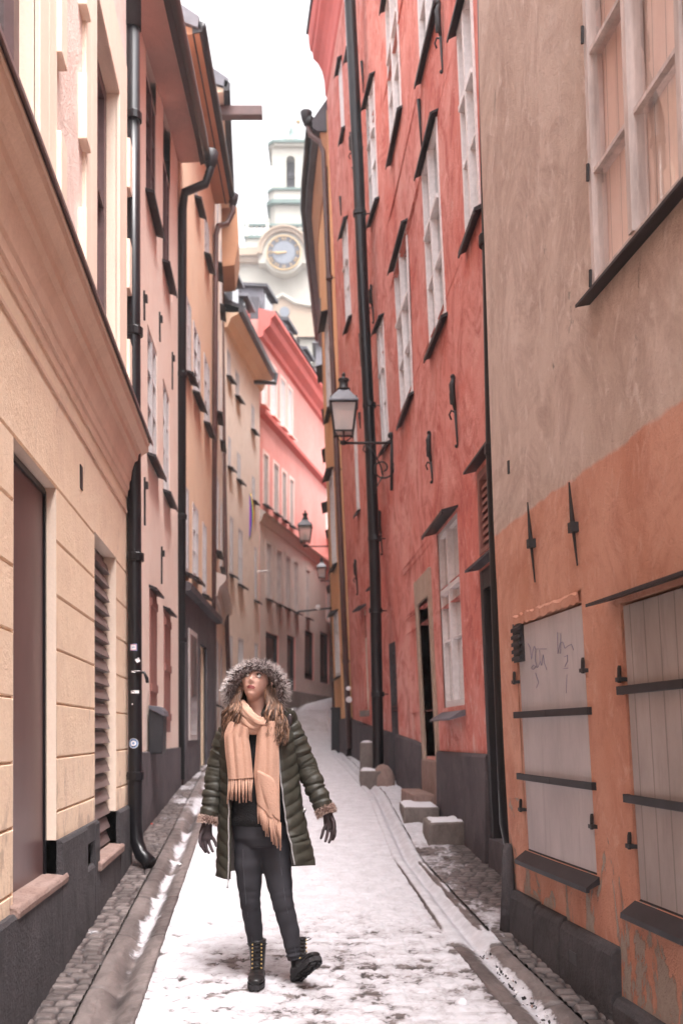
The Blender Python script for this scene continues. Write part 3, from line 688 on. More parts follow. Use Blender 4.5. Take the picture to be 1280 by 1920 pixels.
# ================================================================== LEFT 6: coral building closing the bend
b6 = thing('apartment_building', (-1.4, 32.5, 2.7), 'coral building with beige lower floors and red eaves at the bend of the street', 'building')
cx4 = [(492, 499), (511, 518), (527, 534), (541, 547)]
ws = []; kinds = []
def rowrect(fc, xa, xb, z0, z1):
    a = fc.pix(xa, HY)[0]; c = fc.pix(xb, HY)[0]; return (a, c, z0, z1)
for (a, c) in ((499, 508), (518, 527), (535, 543), (551, 558), (573, 579)): ws.append(rowrect(L6, a, c, 5.75, 7.4)); kinds.append('g')
for (a, c) in ((494, 502), (513, 521), (529, 536), (543, 549)): ws.append(rowrect(L6, a, c, 8.5, 10.0)); kinds.append('c')
for (a, c) in ((490, 498), (508, 517), (526, 534), (540, 547)): ws.append(rowrect(L6, a, c, 11.4, 12.9)); kinds.append('u')
ws.append(rowrect(L6, 612, 617, 9.2, 11.0)); kinds.append('u'); ws.append(rowrect(L6, 612, 617, 6.0, 7.8)); kinds.append('u')
shop = [rowrect(L6, 498, 522, 3.2, 4.75), rowrect(L6, 538, 553, 2.9, 4.9), rowrect(L6, 571, 588, 3.6, 5.3), rowrect(L6, 600, 616, 3.6, 5.5)]
wall(L6, 28.0, 43, 1.4, 13.8, [(*w, .1) for w in ws]+[(*w, .15) for w in shop], mat_fn=lambda y, z: 1 if z < 8.05 else 0, step=.5, rows=[(8.05, 0)]).build('wall', ['coral', 'greige'], b6)
for w, k in zip(ws, kinds):
    t = MB(); a, c, z0, z1 = w
    for (p, q, u, v) in ((a-.1, a, z0, z1+.1), (c, c+.1, z0, z1+.1), (a, c, z1, z1+.1)): fbox(t, L6, p, q, u, v, -.02, .02)
    t.build('window_trim', 'greige' if k == 'g' else 'rose_pale', b6)
    window(L6, b6, *w, 'frame_white' if k == 'u' else 'frame_old', 'pane' if k == 'u' else 'pane_dark', 2, (.5,), d=.03, so=.16, sill='dark_metal' if k != 'u' else 'rose_pale')
for w in shop:
    m_ = MB(); a, c, z0, z1 = w
    fbox(m_, L6, a, a+.08, z0, z1, -.14, -.04); fbox(m_, L6, c-.08, c, z0, z1, -.14, -.04); fbox(m_, L6, a+.08, c-.08, z1-.1, z1, -.14, -.04); fbox(m_, L6, a+.08, c-.08, z0, z0+.2, -.14, -.04)
    o_ = m_.build('shop_window', 'dark_metal', b6); m_ = MB(); fbox(m_, L6, a+.08, c-.08, z0+.2, z1-.1, -.12, -.10); m_.build('pane', 'pane_shop', o_)
m_ = MB(); prof(m_, L6, lin(27.95, 43, 16), [(-.02, 7.85), (.05, 7.9), (.12, 8.1), (.2, 8.16), (-.02, 8.3)]); m_.build('string_course', 'greige', b6)
m_ = MB(); prof(m_, L6, lin(27.95, 43, 16), [(-.02, 10.95), (.16, 11.05), (.17, 11.15), (-.02, 11.25)]); m_.build('string_course', 'coral_trim', b6)
m_ = MB(); prof(m_, L6, lin(27.95, 43, 16), [(-.02, 13.25), (.10, 13.3), (.12, 13.45), (.3, 13.6), (.34, 13.8), (.46, 13.9), (.46, 14.0), (-.02, 14.1)]); m_.build('cornice', 'coral_trim', b6)
m_ = MB(); prof(m_, L6, lin(29.5, 43, 16), [(-.9, 14.05), (.5, 14.03), (.5, 14.06), (-1.4, 15.6), (-4, 16.2), (-4, 14.0)]); m_.build('roof', 'dark_roof', b6)
m_ = MB(); prof(m_, L6, lin(28.2, 42, 20), [(.38, 14.04), (.42, 14.04), (.42, 14.14), (.38, 14.14)])
m_.build('snow_guard', 'dark_metal', b6)
m_ = MB(); fbox(m_, L6, 28.0, 43, 2.2, 3.1, -.02, .08, n=8); m_.build('plinth', 'granite', b6)
m_ = MB(); q = [gp(578, 690, 33.3), gp(566, 720, 33.2), gp(565, 900, 33.2), gp(565, 1312, 33.2)]
q[1] = (q[1][0], 33.0, q[1][2]); pipe('drainpipe', b6, [(q[0][0], 33.2, q[0][2]), (q[1][0]+.05, 33.0, q[1][2]+.2), (q[2][0], 32.85, q[1][2]-.1), (q[3][0], 32.85, 2.8)], .055, 'beige_paint')
for k, y in enumerate((30.2, 32.6, 35.0, 37.4)):
    m_ = MB(); fbox(m_, L6, y-.5, y+.5, 14.3, 15.6, -2.2, -.4); o_ = m_.build('dormer', 'grey_roof', b6)
    m_ = MB(); fbox(m_, L6, y-.35, y+.35, 14.5, 15.4, -.4, -.37); m_.build('dormer_window', 'pane', o_)
    m_ = MB(); fbox(m_, L6, y-.6, y+.6, 15.6, 15.7, -2.3, -.25, dz1=.1); m_.build('dormer_roof', 'dark_roof', o_)
m_ = MB(); m_.box(-3.0, -2.5, 29.2, 30.0, 13.9, 15.0); m_.build('chimney', 'dark_roof', b6)
# white shop sign arm on the pale house
sg = thing('shop_sign', gp(470, 1072, 27.5), 'thin white sign arm projecting from the pale house above the shop windows', 'sign')
m_ = MB(); a = gp(469, 1074, 27.6); c = gp(502, 1071, 27.3); m_.tube([a, c], .03, 8); m_.build('arm', 'frame_white', sg)
# ================================================================== RIGHT 1: orange / beige near building
c1 = thing('corner_building', (1.6, 4.5, .3), 'nearest building on the right, orange below and beige above, leaning into the street', 'building')
S1 = rect(R1, 984, 1167, 1127, 1650); S1 = (4.87, 5.93, .98, 2.37)
S2 = (3.25, 4.42, .93, 2.30)
WN = (3.66, 4.55, 3.80, 5.75)
wall(R1, -5, 6.28, -.5, 7.6, [(*S1, .05), (*S2, .05), (*WN, .06), (1.2, 2.2, .93, 2.3, .05), (1.4, 2.3, 3.8, 5.75, .06)], step=.22, mat_fn=lambda y, z: 0).build('wall', ['r1'], c1, smooth=False)
def iron_shutter(S, mat, bars, name):
    a, c, z0, z1 = S
    m_ = MB(); mid = (a+c)/2
    fbox(m_, R1, a+.012, c-.012, z0+.01, z1-.015, -.045, -.008, n=3)
    o_ = m_.build('iron_shutter', mat, c1)
    for zb in bars:
        m_ = MB(); fbox(m_, R1, a-.05, c+.05, zb-.020, zb+.020, .012, .024, n=2); fbox(m_, R1, a-.05, a-.02, zb-.02, zb+.02, -.02, .012); fbox(m_, R1, c+.02, c+.05, zb-.02, zb+.02, -.02, .012)
        m_.build('bar', 'dark_metal', o_, bevel=.003)
    for y in (a-.015, c+.015):
        for z in (z0+.28, z1-.32):
            m_ = MB(); p = Vector(R1.P(y, z, .018)); m_.lathe(p, [(.008, -.045), (.010, -.04), (.010, .02), (.007, .035)], 8)
            fbox(m_, R1, y-.022, y+.022, z-.04, z-.02, -.01, .03); m_.build('hinge', 'iron', o_)
    m_ = MB(); prof(m_, R1, lin(a-.03, c+.03, 3), [(-.03, z0+.02), (.07, z0-.06), (.073, z0-.085), (.055, z0-.085), (.052, z0-.07), (-.02, z0-.03)]); m_.build('sill', 'dark_metal', o_)
    return o_
sA = iron_shutter(S1, 'board_grey', (1.815, 1.435), 'a')
sB = iron_shutter(S2, 'board_brown', (1.90, 1.40), 'b')
sC = iron_shutter((1.2, 2.2, .93, 2.3), 'board_brown', (1.9, 1.4), 'c')
m_ = MB(); prof(m_, R1, lin(3.1, 4.52, 4), [(-.02, 2.33), (.12, 2.295), (.12, 2.31), (-.02, 2.35)]); m_.build('hood', 'dark_metal', sB)
# crumbled plaster edge above the first shutter
m_ = MB(); ys = lin(S1[0], S1[1], 26)
P_ = [[R1.P(y, 2.372, -.03) for y in ys], [R1.P(y, 2.375-.018*random.random(), .012) for y in ys], [R1.P(y, 2.40+.03*random.random(), .016) for y in ys], [R1.P(y, 2.44, -.01) for y in ys]]
m_.grid(P_); m_.build('plaster_edge', 'r1', c1)
# pen scribbles on the shutter
M['ink'] = simple('blue_pen', (.17, .155, .24), .7)
m_ = MB()
def scrib(pts, r=.0016):
    v = []
    for (x, y) in pts:
        D, z = R1.pix(x, y, -.006); v.append(R1.P(D, z, -.005))
    # smooth polyline
    w = []
    for i in range(len(v)-1):
        for t in (0, .33, .66): w.append(tuple(v[i][k]*(1-t)+v[i+1][k]*t for k in range(3)))
    w.append(v[-1]); m_.tube(w, r, 5)
scrib([(989, 1207), (993, 1214), (996, 1236), (998, 1222), (1001, 1212), (1004, 1218), (1003, 1238), (1006, 1248), (1000, 1256), (996, 1253), (1000, 1247), (1008, 1252), (1013, 1240)])
scrib([(1003, 1217), (1024, 1217)]); scrib([(1011, 1219), (1012, 1240), (1015, 1248), (1018, 1228), (1020, 1243), (1025, 1256)])
m_.build('pen_scribble', 'ink', sA); m_ = MB()
scrib([(1044, 1186), (1045, 1226), (1049, 1206), (1054, 1204), (1058, 1216), (1064, 1211), (1070, 1208), (1074, 1219)]); scrib([(1050, 1188), (1050, 1226)])
scrib([(1057, 1232), (1063, 1229), (1063, 1240), (1058, 1250)]); scrib([(1056, 1254), (1064, 1253)]); scrib([(1004, 1262), (1010, 1280), (1006, 1290)], .0015); scrib([(1062, 1265), (1061, 1300)], .0012)
m_.build('pen_scribble', 'ink', sA)
# louvre + wall ties
m_ = MB(); a = R1.pix(981, 1200)[0]; z0, z1 = 2.14, 2.38
fbox(m_, R1, a+.02, a+.19, z0, z1, -.01, .006)
for k in range(5):
    z = z0+.02+k*.044; fbox(m_, R1, a+.03, a+.18, z, z+.022, .006, .022, dz1=.012)
m_.build('wall_vent', 'dark_metal', c1)
for (x, ya, yb, yc) in ((989, 945, 1096, 1020), (1068, 908, 1065, 990)):
    a = R1.pix(x, ya, .02); c = R1.pix(x, yb, .02); e_ = R1.pix(x, yc, .02)
    m_ = MB(); y = a[0]; m_.tube([R1.P(y, a[1]+.01, .028), R1.P(y, e_[1]+.02, .022)], [.004, .013], 8); m_.tube([R1.P(y, e_[1]-.02, .02), R1.P(y, c[1], .01)], [.009, .004], 8)
    fbox(m_, R1, y-.022, y+.022, e_[1]-.03, e_[1]+.02, -.01, .04); m_.build('wall_anchor', 'iron', c1)
m_ = MB(); a = R1.pix(952, 870); fbox(m_, R1, a[0]-.012, a[0]+.012, a[1]-.06, a[1]+.02, -.005, .008); m_.build('wall_nail', 'iron', c1)
# plinth with steps, and rough kerb stone at the corner
m_ = MB()
def r1pl(a, c, zt, o=.05):
    prof(m_, R1, lin(a, c, max(1, int((c-a)/.3))), [(-.1, -.6), (o+.02, -.6), (o, zt-.05), (o-.02, zt-.01), (-.1, zt+.012)])
r1pl(-5, 4.63, .44); r1pl(4.63, 5.3, .675); r1pl(5.305, 5.72, .69); r1pl(5.725, 6.30, .70)
m_.build('plinth', 'plinth', c1, bevel=.012)
m_ = MB(); fbox(m_, R1, 5.05, 5.15, .46, .54, .04, .058); m_.build('plinth_vent', 'black_paint', c1)
# upper casement window, old paint, boards behind the glass
a, c, z0, z1 = WN
w = window(R1, c1, a, c, z0, z1, 'frame_old', 'clear', 2, (.27, .57, .87), d=.005, sill=None, ft=.036, back='curtain', mt=.02)
m_ = MB(); prof(m_, R1, lin(a-.15, c+.07, 3), [(-.03, z0-.01), (.055, z0-.03), (.07, z0-.035), (.07, z0-.05), (.055, z0-.045), (-.03, z0-.03)]); m_.build('sill', 'dark_metal', w)
for z in (z0+.05, z0+.55, z0+1.2):
    for y in (c-.02, ):
        m_ = MB(); p = R1.P(y, z, .03); m_.lathe(p, [(.008, -.04), (.008, .04)], 6); m_.build('hinge', 'iron', w)
window(R1, c1, 1.4, 2.3, 3.8, 5.75, 'frame_old', 'pane', 2, (.27, .57, .87), d=.005, ft=.048)
# corner drainpipe
gC = float(gz(6.35))
def leanR1(z): return float(np.interp(z, R1.lz, R1.lx))
xp = 1.185
pts = [(xp-.05+leanR1(z)*.72, 6.42, z) for z in (7.6, 6.5, 5.5, 3.5, 2.0, 1.1)]+[(xp-.01, 6.40, gC+.36), (xp-.02, 6.36, gC+.24)]
dpr = pipe('drainpipe', c1, pts, .055, 'black_paint', brs=[((pts[i][0]+.0, 6.42, z), (.1, 0, 0)) for i, z in ((3, 3.6), (2, 5.0), (5, 1.35))])
m_ = MB(); q = Vector(pts[-1]); dv = Vector((-.25, -.75, -.75)).normalized()
m_.tube([q+Vector((.0, .03, .09)), q, q+dv*.08, q+dv*.19], [.058, .062, .082, .088], 14)
m_.build('pipe_shoe', 'iron', dpr, smooth=True)
m_ = MB(); m_.tube([q+dv*.15+Vector((0, 0, -.03)), q+dv*.21+Vector((0, 0, -.10)), q+dv*.22+Vector((.02, 0, -.17)), q+dv*.27+Vector((.05, -.05, -.2))], [.03, .018, .02, .035], 8); m_.build('icicle', 'snow_lump', dpr, smooth=True)
ks = thing('guard_stone', (1.1, 6.2, float(gz(6.2))), 'slim dark upright kerb stone at the foot of the orange corner', 'guard stone')
m_ = MB(); m_.tube([(1.075, 6.22, gC-.1), (1.08, 6.22, gC+.25), (1.075, 6.22, gC+.52), (1.078, 6.22, gC+.56)], [.055, .045, .036, .02], 10); m_.build('stone', 'plinth', ks, smooth=True)

# ================================================================== RIGHT 2: long red house
c2 = thing('townhouse', (1.2, 10, .67), 'long leaning red plastered house with many white-framed windows on the right side', 'building')
wins = [
 # far-x, far-top, near-x, near-bottom, kind
 (858, 60, 902, 385), (793, 325, 836, 587), (741, 506, 776, 734), (722, 16, 753, 200), (688, 200, 711, 369),
 (636, 137, 646, 237), (643, 444, 659, 590), (709, 623, 730, 825), (663, 787, 675, 954), (646, -60, 657, 85), (779, -150, 822, 0), (676, 300, 688, 470)]
ws = []
for (ax, ay, bx, by) in wins:
    a = R2.pix(ax, ay); c = R2.pix(bx, by); ws.append((min(a[0], c[0]), max(a[0], c[0]), min(a[1], c[1]), max(a[1], c[1])))
ws[0] = (max(6.75, ws[0][0]), max(ws[0][1], 8.2), ws[0][2], ws[0][3]); print(ws[0])
lowW = rect(R2, 820, 1003, 871, 1322)
lowW = (lowW[0], lowW[1], 1.98, lowW[3])
a = R2.pix(779, 1136, -.1); c = R2.pix(809, 1125, 0)
door = (c[0]+.05, c[0]+.95, 1.42, 3.30)
shut = rect(R2, 727, 1208, 750, 1465); shut = (shut[0], shut[1], .98, shut[3])
crm = rect(R2, 676, 1145, 693, 1332); crm2 = rect(R2, 703, 1105, 716, 1335)
nd = (7.2, 8.30, .75, 3.05); lv = (7.35, 8.35, 3.25, 3.95)
holes = [(*w, .05) for w in ws]+[(*lowW, .08), (*door, .30), (*shut, .08), (*crm, .12), (*crm2, .12), (*nd, .15), (*lv, .08)]
print('R2 wins', [tuple(round(v, 2) for v in w) for w in ws], lowW, door, shut, crm, crm2)
wA = wall(R2, 6.42, 13.2, .2, 11.9, holes, step=.4); wB = wall(R2, 13.2, 18.6, .2, 14.9, holes, step=.4)
n_ = len(wA.v); wA.v += wB.v; wA.f += [tuple(i+n_ for i in f) for f in wB.f]; wA.m += wB.m; wA.build('wall', ['red'], c2)
for i, w in enumerate(ws):
    big = (w[3]-w[2]) > 1.2
    window(R2, c2, *w, 'frame_white', 'pane', 2, (.33, .62) if big else (.5,), d=.005, so=.072, hood='dark_metal', ho=.085, ft=.05, rail=.62)
w = window(R2, c2, *lowW, 'frame_white', 'pane_pale', 2, (.36, .66), d=.03, sill=None, hood='dark_metal', ft=.055, rail=.66, so=.12)
a, c, z0, z1 = lowW
m_ = MB(); prof(m_, R2, [a-.03, c+.03], [(-.05, z0-.04), (.03, z0-.05), (.16, z0-.13), (.16, z0-.15), (.02, z0-.11), (-.05, z0-.10)]); m_.build('sill', 'grey_roof', w)
# door with stone surround
a, c, z0, z1 = door
m_ = MB()
prof(m_, R2, [a-.14, a], [(-.28, z0-.1), (.035, z0-.1), (.035, z1+.30), (-.28, z1+.30)]); prof(m_, R2, [c, c+.16], [(-.28, z0-.1), (.035, z0-.1), (.035, z1+.30), (-.28, z1+.30)])
prof(m_, R2, [a, c], [(-.28, z1), (.03, z1), (.03, z1+.30), (-.28, z1+.30)]); m_.build('door_surround', 'sandstone', c2, bevel=.012)
m_ = MB(); fbox(m_, R2, a, c, z0, z1, -.30, -.26); fbox(m_, R2, a+.1, c-.1, z0+.2, z0+.8, -.26, -.245); fbox(m_, R2, a+.1, c-.1, z0+1.0, z1-.15, -.26, -.245); m_.build('door', 'iron', c2)
m_ = MB(); prof(m_, R2, [a-.12, c+.12], [(-.3, z0-.75), (.06, z0-.75), (.055, z0-.04), (-.3, z0)]); prof(m_, R2, [a-.05, c+.3], [(.05, z0-1.1), (.30, z0-1.1), (.30, z0-.42), (.05, z0-.42)]); m_.build('doorstep', 'redstone', c2, bevel=.02)
# slatted basement shutter
a, c, z0, z1 = shut
m_ = MB(); z = z0
while z < z1-.1: fbox(m_, R2, a+.05, c-.05, z+.006, z+.112, -.06, -.02, dz1=.01); z += .118
fbox(m_, R2, a, a+.05, z0, z1, -.07, .0); fbox(m_, R2, c-.05, c, z0, z1, -.07, .0); fbox(m_, R2, a+.05, c-.05, z1-.12, z1, -.07, -.005); m_.build('slatted_door', 'plinth_wet', c2)
for w in (crm, crm2):
    a, c, z0, z1 = w; m_ = MB(); fbox(m_, R2, a, c, z0, z1, -.12, -.06); fbox(m_, R2, a+.1, c-.1, z0+.15, z1-.6, -.06, -.045); o_ = m_.build('cream_door', 'cream_door', c2)
    m_ = MB(); fbox(m_, R2, a+.08, c-.08, z1-.5, z1-.1, -.06, -.05); m_.build('pane', 'pane', o_)
    m_ = MB(); fbox(m_, R2, a-.08, c+.08, z1+.02, z1+.05, -.02, .14, dz1=.05); th_ = MB(); fbox(th_, R2, a-.04, c+.04, z0-.1, z0, -.1, .08); th_.build('threshold', 'granite', o_); m_.build('door_hood', 'plinth_wet', o_)
# dark door beside the corner pipe, posters on it, louvre above
a, c, z0, z1 = nd
m_ = MB(); fbox(m_, R2, a, c, z0, z1, -.14, -.09); fbox(m_, R2, c-.09, c+.02, z0, z1+.05, -.09, .02); fbox(m_, R2, a, c-.09, z1-.12, z1+.05, -.09, .018)
for k in range(4): fbox(m_, R2, a+.1, c-.2, z0+.15+k*.55, z0+.6+k*.55, -.09, -.075)
o_ = m_.build('door', 'bin_black', c2, bevel=.005)
m_ = MB(); prof(m_, R2, [a-.05, c+.12], [(-.02, z1+.09), (.13, z1+.06), (.13, z1+.08), (-.02, z1+.12)]); m_.build('door_hood', 'plinth_wet', o_)
a, c, z0, z1 = lv
m_ = MB(); z = z0+.05
while z < z1-.08: fbox(m_, R2, a+.05, c-.06, z, z+.03, -.06, -.01, dz1=.025); z += .065
fbox(m_, R2, a, a+.05, z0, z1, -.08, .01); fbox(m_, R2, c-.06, c, z0, z1, -.08, .01); fbox(m_, R2, a+.05, c-.06, z1-.06, z1, -.08, .008); fbox(m_, R2, a+.05, c-.06, z0, z0+.04, -.08, .008); fbox(m_, R2, a, c, z0, z1, -.08, -.07)
o_ = m_.build('wall_louvre', 'rust_wood', c2); m_ = MB(); prof(m_, R2, [a-.05, c+.1], [(-.02, z1+.06), (.11, z1+.03), (.11, z1+.05), (-.02, z1+.09)]); m_.build('hood', 'dark_metal', o_)
# posters pasted on the board behind the pipe
for (x, y, w_, h_, mt) in ((930, 1212, .10, .13, 'sticker_w'), (927, 1262, .16, .10, 'sticker_w'), (933, 1305, .10, .17, 'sticker_w'), (931, 1352, .13, .16, 'sticker_y'), (929, 1240, .14, .05, 'mail_grey'), (934, 1330, .12, .04, 'mail_grey')):
    a = R2.pix(x, y, -.07); m_ = MB(); fbox(m_, R2, min(a[0], 8.2)-w_/2, min(a[0], 8.2)+w_/2, a[1]-h_/2, a[1]+h_/2, -.075, -.070); m_.build('poster', mt, o_ if False else c2)
# plinth in bays between openings
m_ = MB()
def zpl(y): return float(np.interp(y, [6.4, 8.4, 11.2, 13, 18.6], [1.52, 1.52, 1.50, 1.62, 1.98]))
cuts = [(6.42, nd[0])]+[]
segs = []; prev = nd[1]+.02
for (a, c) in sorted([(door[0]-.15, door[1]+.17), (shut[0], shut[1])]):
    segs.append((prev, a)); prev = c
segs.append((prev, 18.62))
lowpl = MB(); prof(lowpl, R2, [6.42, 7.3, 8.3], [(-.16, 0), (.05, 0), (.04, .80), (-.16, .81)]); lowpl.build('threshold', 'plinth_wet', c2)
for a, c in segs:
    if c-a > .05:
        prof(m_, R2, lin(a, c, max(1, int((c-a)/.4))), [(-.1, 0), (.05, 0), (.04, 0-.03), (-.1, .0)], dz=None) if False else None
        rowsP = []
        ys = lin(a, c, max(1, int((c-a)/.4)))
        vs = []
        for y in ys: vs += [R2.P(y, .1, -.1), R2.P(y, .1, .06), R2.P(y, zpl(y)-.03, .045), R2.P(y, zpl(y), .03), R2.P(y, zpl(y)+.01, -.1)]
        n = 5; fs = [(i*n+j, i*n+(j+1) % n, (i+1)*n+(j+1) % n, (i+1)*n+j) for i in range(len(ys)-1) for j in range(n)]+[tuple(range(n)), tuple((len(ys)-1)*n+j for j in range(n-1, -1, -1))]
        m_.add(vs, fs)
m_.build('plinth', 'plinth_wet', c2)
m_ = MB(); prof(m_, R2, lin(13.2, 18.62, 20), [(-.02, 14.0), (.03, 14.1), (.035, 14.35), (.07, 14.55), (.14, 14.70), (.23, 14.80), (.24, 14.92), (.28, 14.96), (.30, 15.1), (.30, 15.3), (-.02, 15.6)]); m_.build('cornice', 'coral_trim', c2)
m_ = MB(); prof(m_, R2, lin(13.2, 18.66, 8), [(-4, 15.45), (.34, 15.30), (.34, 15.36), (-4, 17.5)]); prof(m_, R2, lin(6.42, 13.2, 4), [(-4, 11.95), (.10, 11.9), (.10, 11.96), (-4, 14)]); m_.build('roof', 'dark_roof', c2)
def anchor(fc, x, ya, yb, parent, fancy=True):
    a = fc.pix(x, ya, .03); c = fc.pix(x, yb, .03); y = a[0]; z1, z0 = a[1], c[1]; L = z1-z0
    m_ = MB()
    if L > .55:
        m_.tube([fc.P(y, z1-.02, .03), fc.P(y, z1-.10, .05), fc.P(y, z1-.22, .045), fc.P(y, z1-.34, .03)], [.018, .030, .026, .014], 8)
        m_.tube([fc.P(y, z1-.34, .03), fc.P(y, z0+.04, .022), fc.P(y, z0, .02)], [.014, .010, .006], 8)
        m_.sphere(fc.P(y, z1-.02, .04), .024, 8, 6)
        m_.tube([fc.P(y, z1-.36, .03), fc.P(y+.03, z1-.33, .06), fc.P(y+.06, z1-.36, .075), fc.P(y+.05, z1-.41, .06)], .009, 6)
        m_.tube([fc.P(y, z1-.12, .05), fc.P(y+.045, z1-.17, .06), fc.P(y+.05, z1-.26, .055), fc.P(y+.01, z1-.28, .04)], .012, 6)
        m_.sphere(fc.P(y+.01, z0, .03), .018, 8, 6)
    else:
        m_.tube([fc.P(y, z1, .03), fc.P(y, z0, .02)], [.022, .008], 8)
    return m_.build('wall_anchor', 'iron', parent, smooth=True)
for (x, ya, yb) in ((849, 702, 845), (806, 808, 910), (786, 186, 292), (822, 0, 155), (678, 114, 184), (658, 247, 325), (636, 368, 410), (698, 533, 612), (674, 625, 694), (674, 773, 806), (713, 957, 1043), (666, 1049, 1117)):
    anchor(R2, x, ya, yb, c2)
# tall black pipe of the red house
pt = []
for (x, y) in ((656, 0), (672, 330), (681, 560), (694, 830), (703, 1080), (709, 1410)):
    D = 14.2; p = gp(x, y, D); pt.append(p)
top = (pt[0][0]-.05, 14.2, 15.0)
gq = float(gz(14.2))
pt[-1] = (pt[-1][0], 14.2, gq+.30)
pipe('drainpipe', c2, [top]+pt+[(pt[-1][0]-.03, 14.15, gq+.16), (pt[-1][0]-.12, 14.1, gq+.08)], .083, 'black_paint', brs=[((gp(x, y, 14.2)[0], 14.2, gp(x, y, 14.2)[2]), (.16, 0, 0)) for x, y in ((674, 400), (692, 760), (702, 1010), (704, 1145), (708, 1302))])

# ================================================================== RIGHT 3: orange house beyond
c3 = thing('townhouse', (.0, 22, 1.5), 'narrow orange house with dark overhanging eaves and brown drainpipes, beyond the red house', 'building')
ws = [(19.6, 20.5, 5.2, 7.1), (22.5, 23.4, 5.2, 7.1), (19.6, 20.5, 8.4, 10.3), (22.5, 23.4, 8.4, 10.3), (19.6, 20.5, 2.9, 4.2), (25.5, 26.4, 5.2, 7.1), (25.5, 26.4, 8.4, 10.3)]
wall(R3, 18.6, 29, .8, 13.8, [(*w, .08) for w in ws]+[(19.0, 19.5, 1.3, 3.3, .1)]).build('wall', ['orange'], c3)
for w in ws: window(R3, c3, *w, 'frame_white', 'pane', 2, (.4, .7), d=.0, so=.1, hood='dark_metal')
m_ = MB(); fbox(m_, R3, 19.0, 19.5, 1.3, 3.3, -.1, -.05); m_.build('door', 'plinth_wet', c3)
m_ = MB(); prof(m_, R3, lin(18.6, 29, 10), [(-.1, .6), (.04, .6), (.035, 2.0), (-.1, 2.02)]); m_.build('plinth', 'plinth_wet', c3)
m_ = MB(); prof(m_, R3, lin(18.62, 29.1, 10), [(-3, 13.4), (-.02, 13.4), (.16, 13.4), (.26, 13.45), (.29, 13.60), (-.25, 14.35), (-3, 16.8)]); m_.build('roof', 'dark_roof', c3)
m_ = MB(); prof(m_, R3, lin(18.66, 29.0, 10), [(-.02, 12.7), (.03, 12.75), (.08, 13.1), (.14, 13.44), (-.02, 13.44)]); m_.build('eaves_board', 'soffit_ochre', c3)
gutter(R3, 18.62, 29, .31, lambda y: 13.62, .08, parent=c3)
def gpx(x, y, D): return gp(x, y, D)
pipe('drainpipe', c3, [gpx(577, 228, 18.75), gpx(582, 252, 18.75), gpx(600, 266, 18.72), gpx(607, 285, 18.7), gpx(612, 420, 18.7), gpx(627, 760, 18.6), gpx(641, 1080, 18.55), gpx(655, 1405, 18.5)], .055, 'brown_paint',
     brs=[(gpx(x, y, 18.6), (.15, 0, 0)) for x, y in ((617, 520), (632, 880), (648, 1240))])
pipe('drainpipe', c3, [gpx(603, 560, 21.4), gpx(612, 760, 21.4), gpx(620, 980, 21.3), gpx(627, 1330, 21.2)], .055, 'brown_paint')
hp = MB(); hp.lathe(Vector(gpx(574, 222, 18.75)), [(.04, -.14), (.09, -.02), (.12, .12), (.11, .13)], 12); hp.build('rain_hopper', 'dark_metal', c3, smooth=True)
for (x, y, r_) in ((653, 1291, .045), (654, 1312, .06)):
    p = gpx(x, y, 18.43); m_ = MB(); m_.lathe(p, [(r_, -.004), (r_, .004)], 14, axis='y'); m_.build('sticker', 'sticker_w', c3)
cab = thing('utility_cabinet', gp(631, 1403, 20), 'black upright cabinet against the orange house at the foot of its drainpipe', 'cabinet')
gcb = float(gz(20)); m_ = MB(); x0, x1 = gp(621, 0, 20)[0], gp(640, 0, 20)[0]; m_.box(x0, x1, 19.9, 20.4, gcb-.05, gcb+.86); m_.build('body', 'bin_black', cab, bevel=.01)
m_ = MB(); m_.box(x0-.015, x1+.015, 19.88, 20.42, gcb+.86, gcb+.90); m_.build('lid', 'dark_metal', cab, bevel=.01)
m_ = MB(); m_.box(x0+.05, x1-.05, 19.885, 19.897, gcb+.1, gcb+.75); m_.build('door', 'bin_black', cab)
# RIGHT 4 far red house after the bend
c4 = thing('townhouse', (-.2, 33, 2.8), 'sliver of a distant rose house at the far bend, behind the street lamps', 'building')
wall(R4, 29.1, 50, 1.5, 9.5, [(31, 32, 6, 7.8, .08), (34, 35, 6, 7.8, .08)]).build('wall', ['coral'], c4)
for w in ((31, 32, 6, 7.8), (34, 35, 6, 7.8)): window(R4, c4, *w, 'frame_white', 'pane')
m_ = MB(); prof(m_, R4, lin(29.1, 50, 4), [(-3, 9.4), (.35, 9.5), (.35, 9.6), (-3, 11)]); m_.build('roof', 'dark_roof', c4)

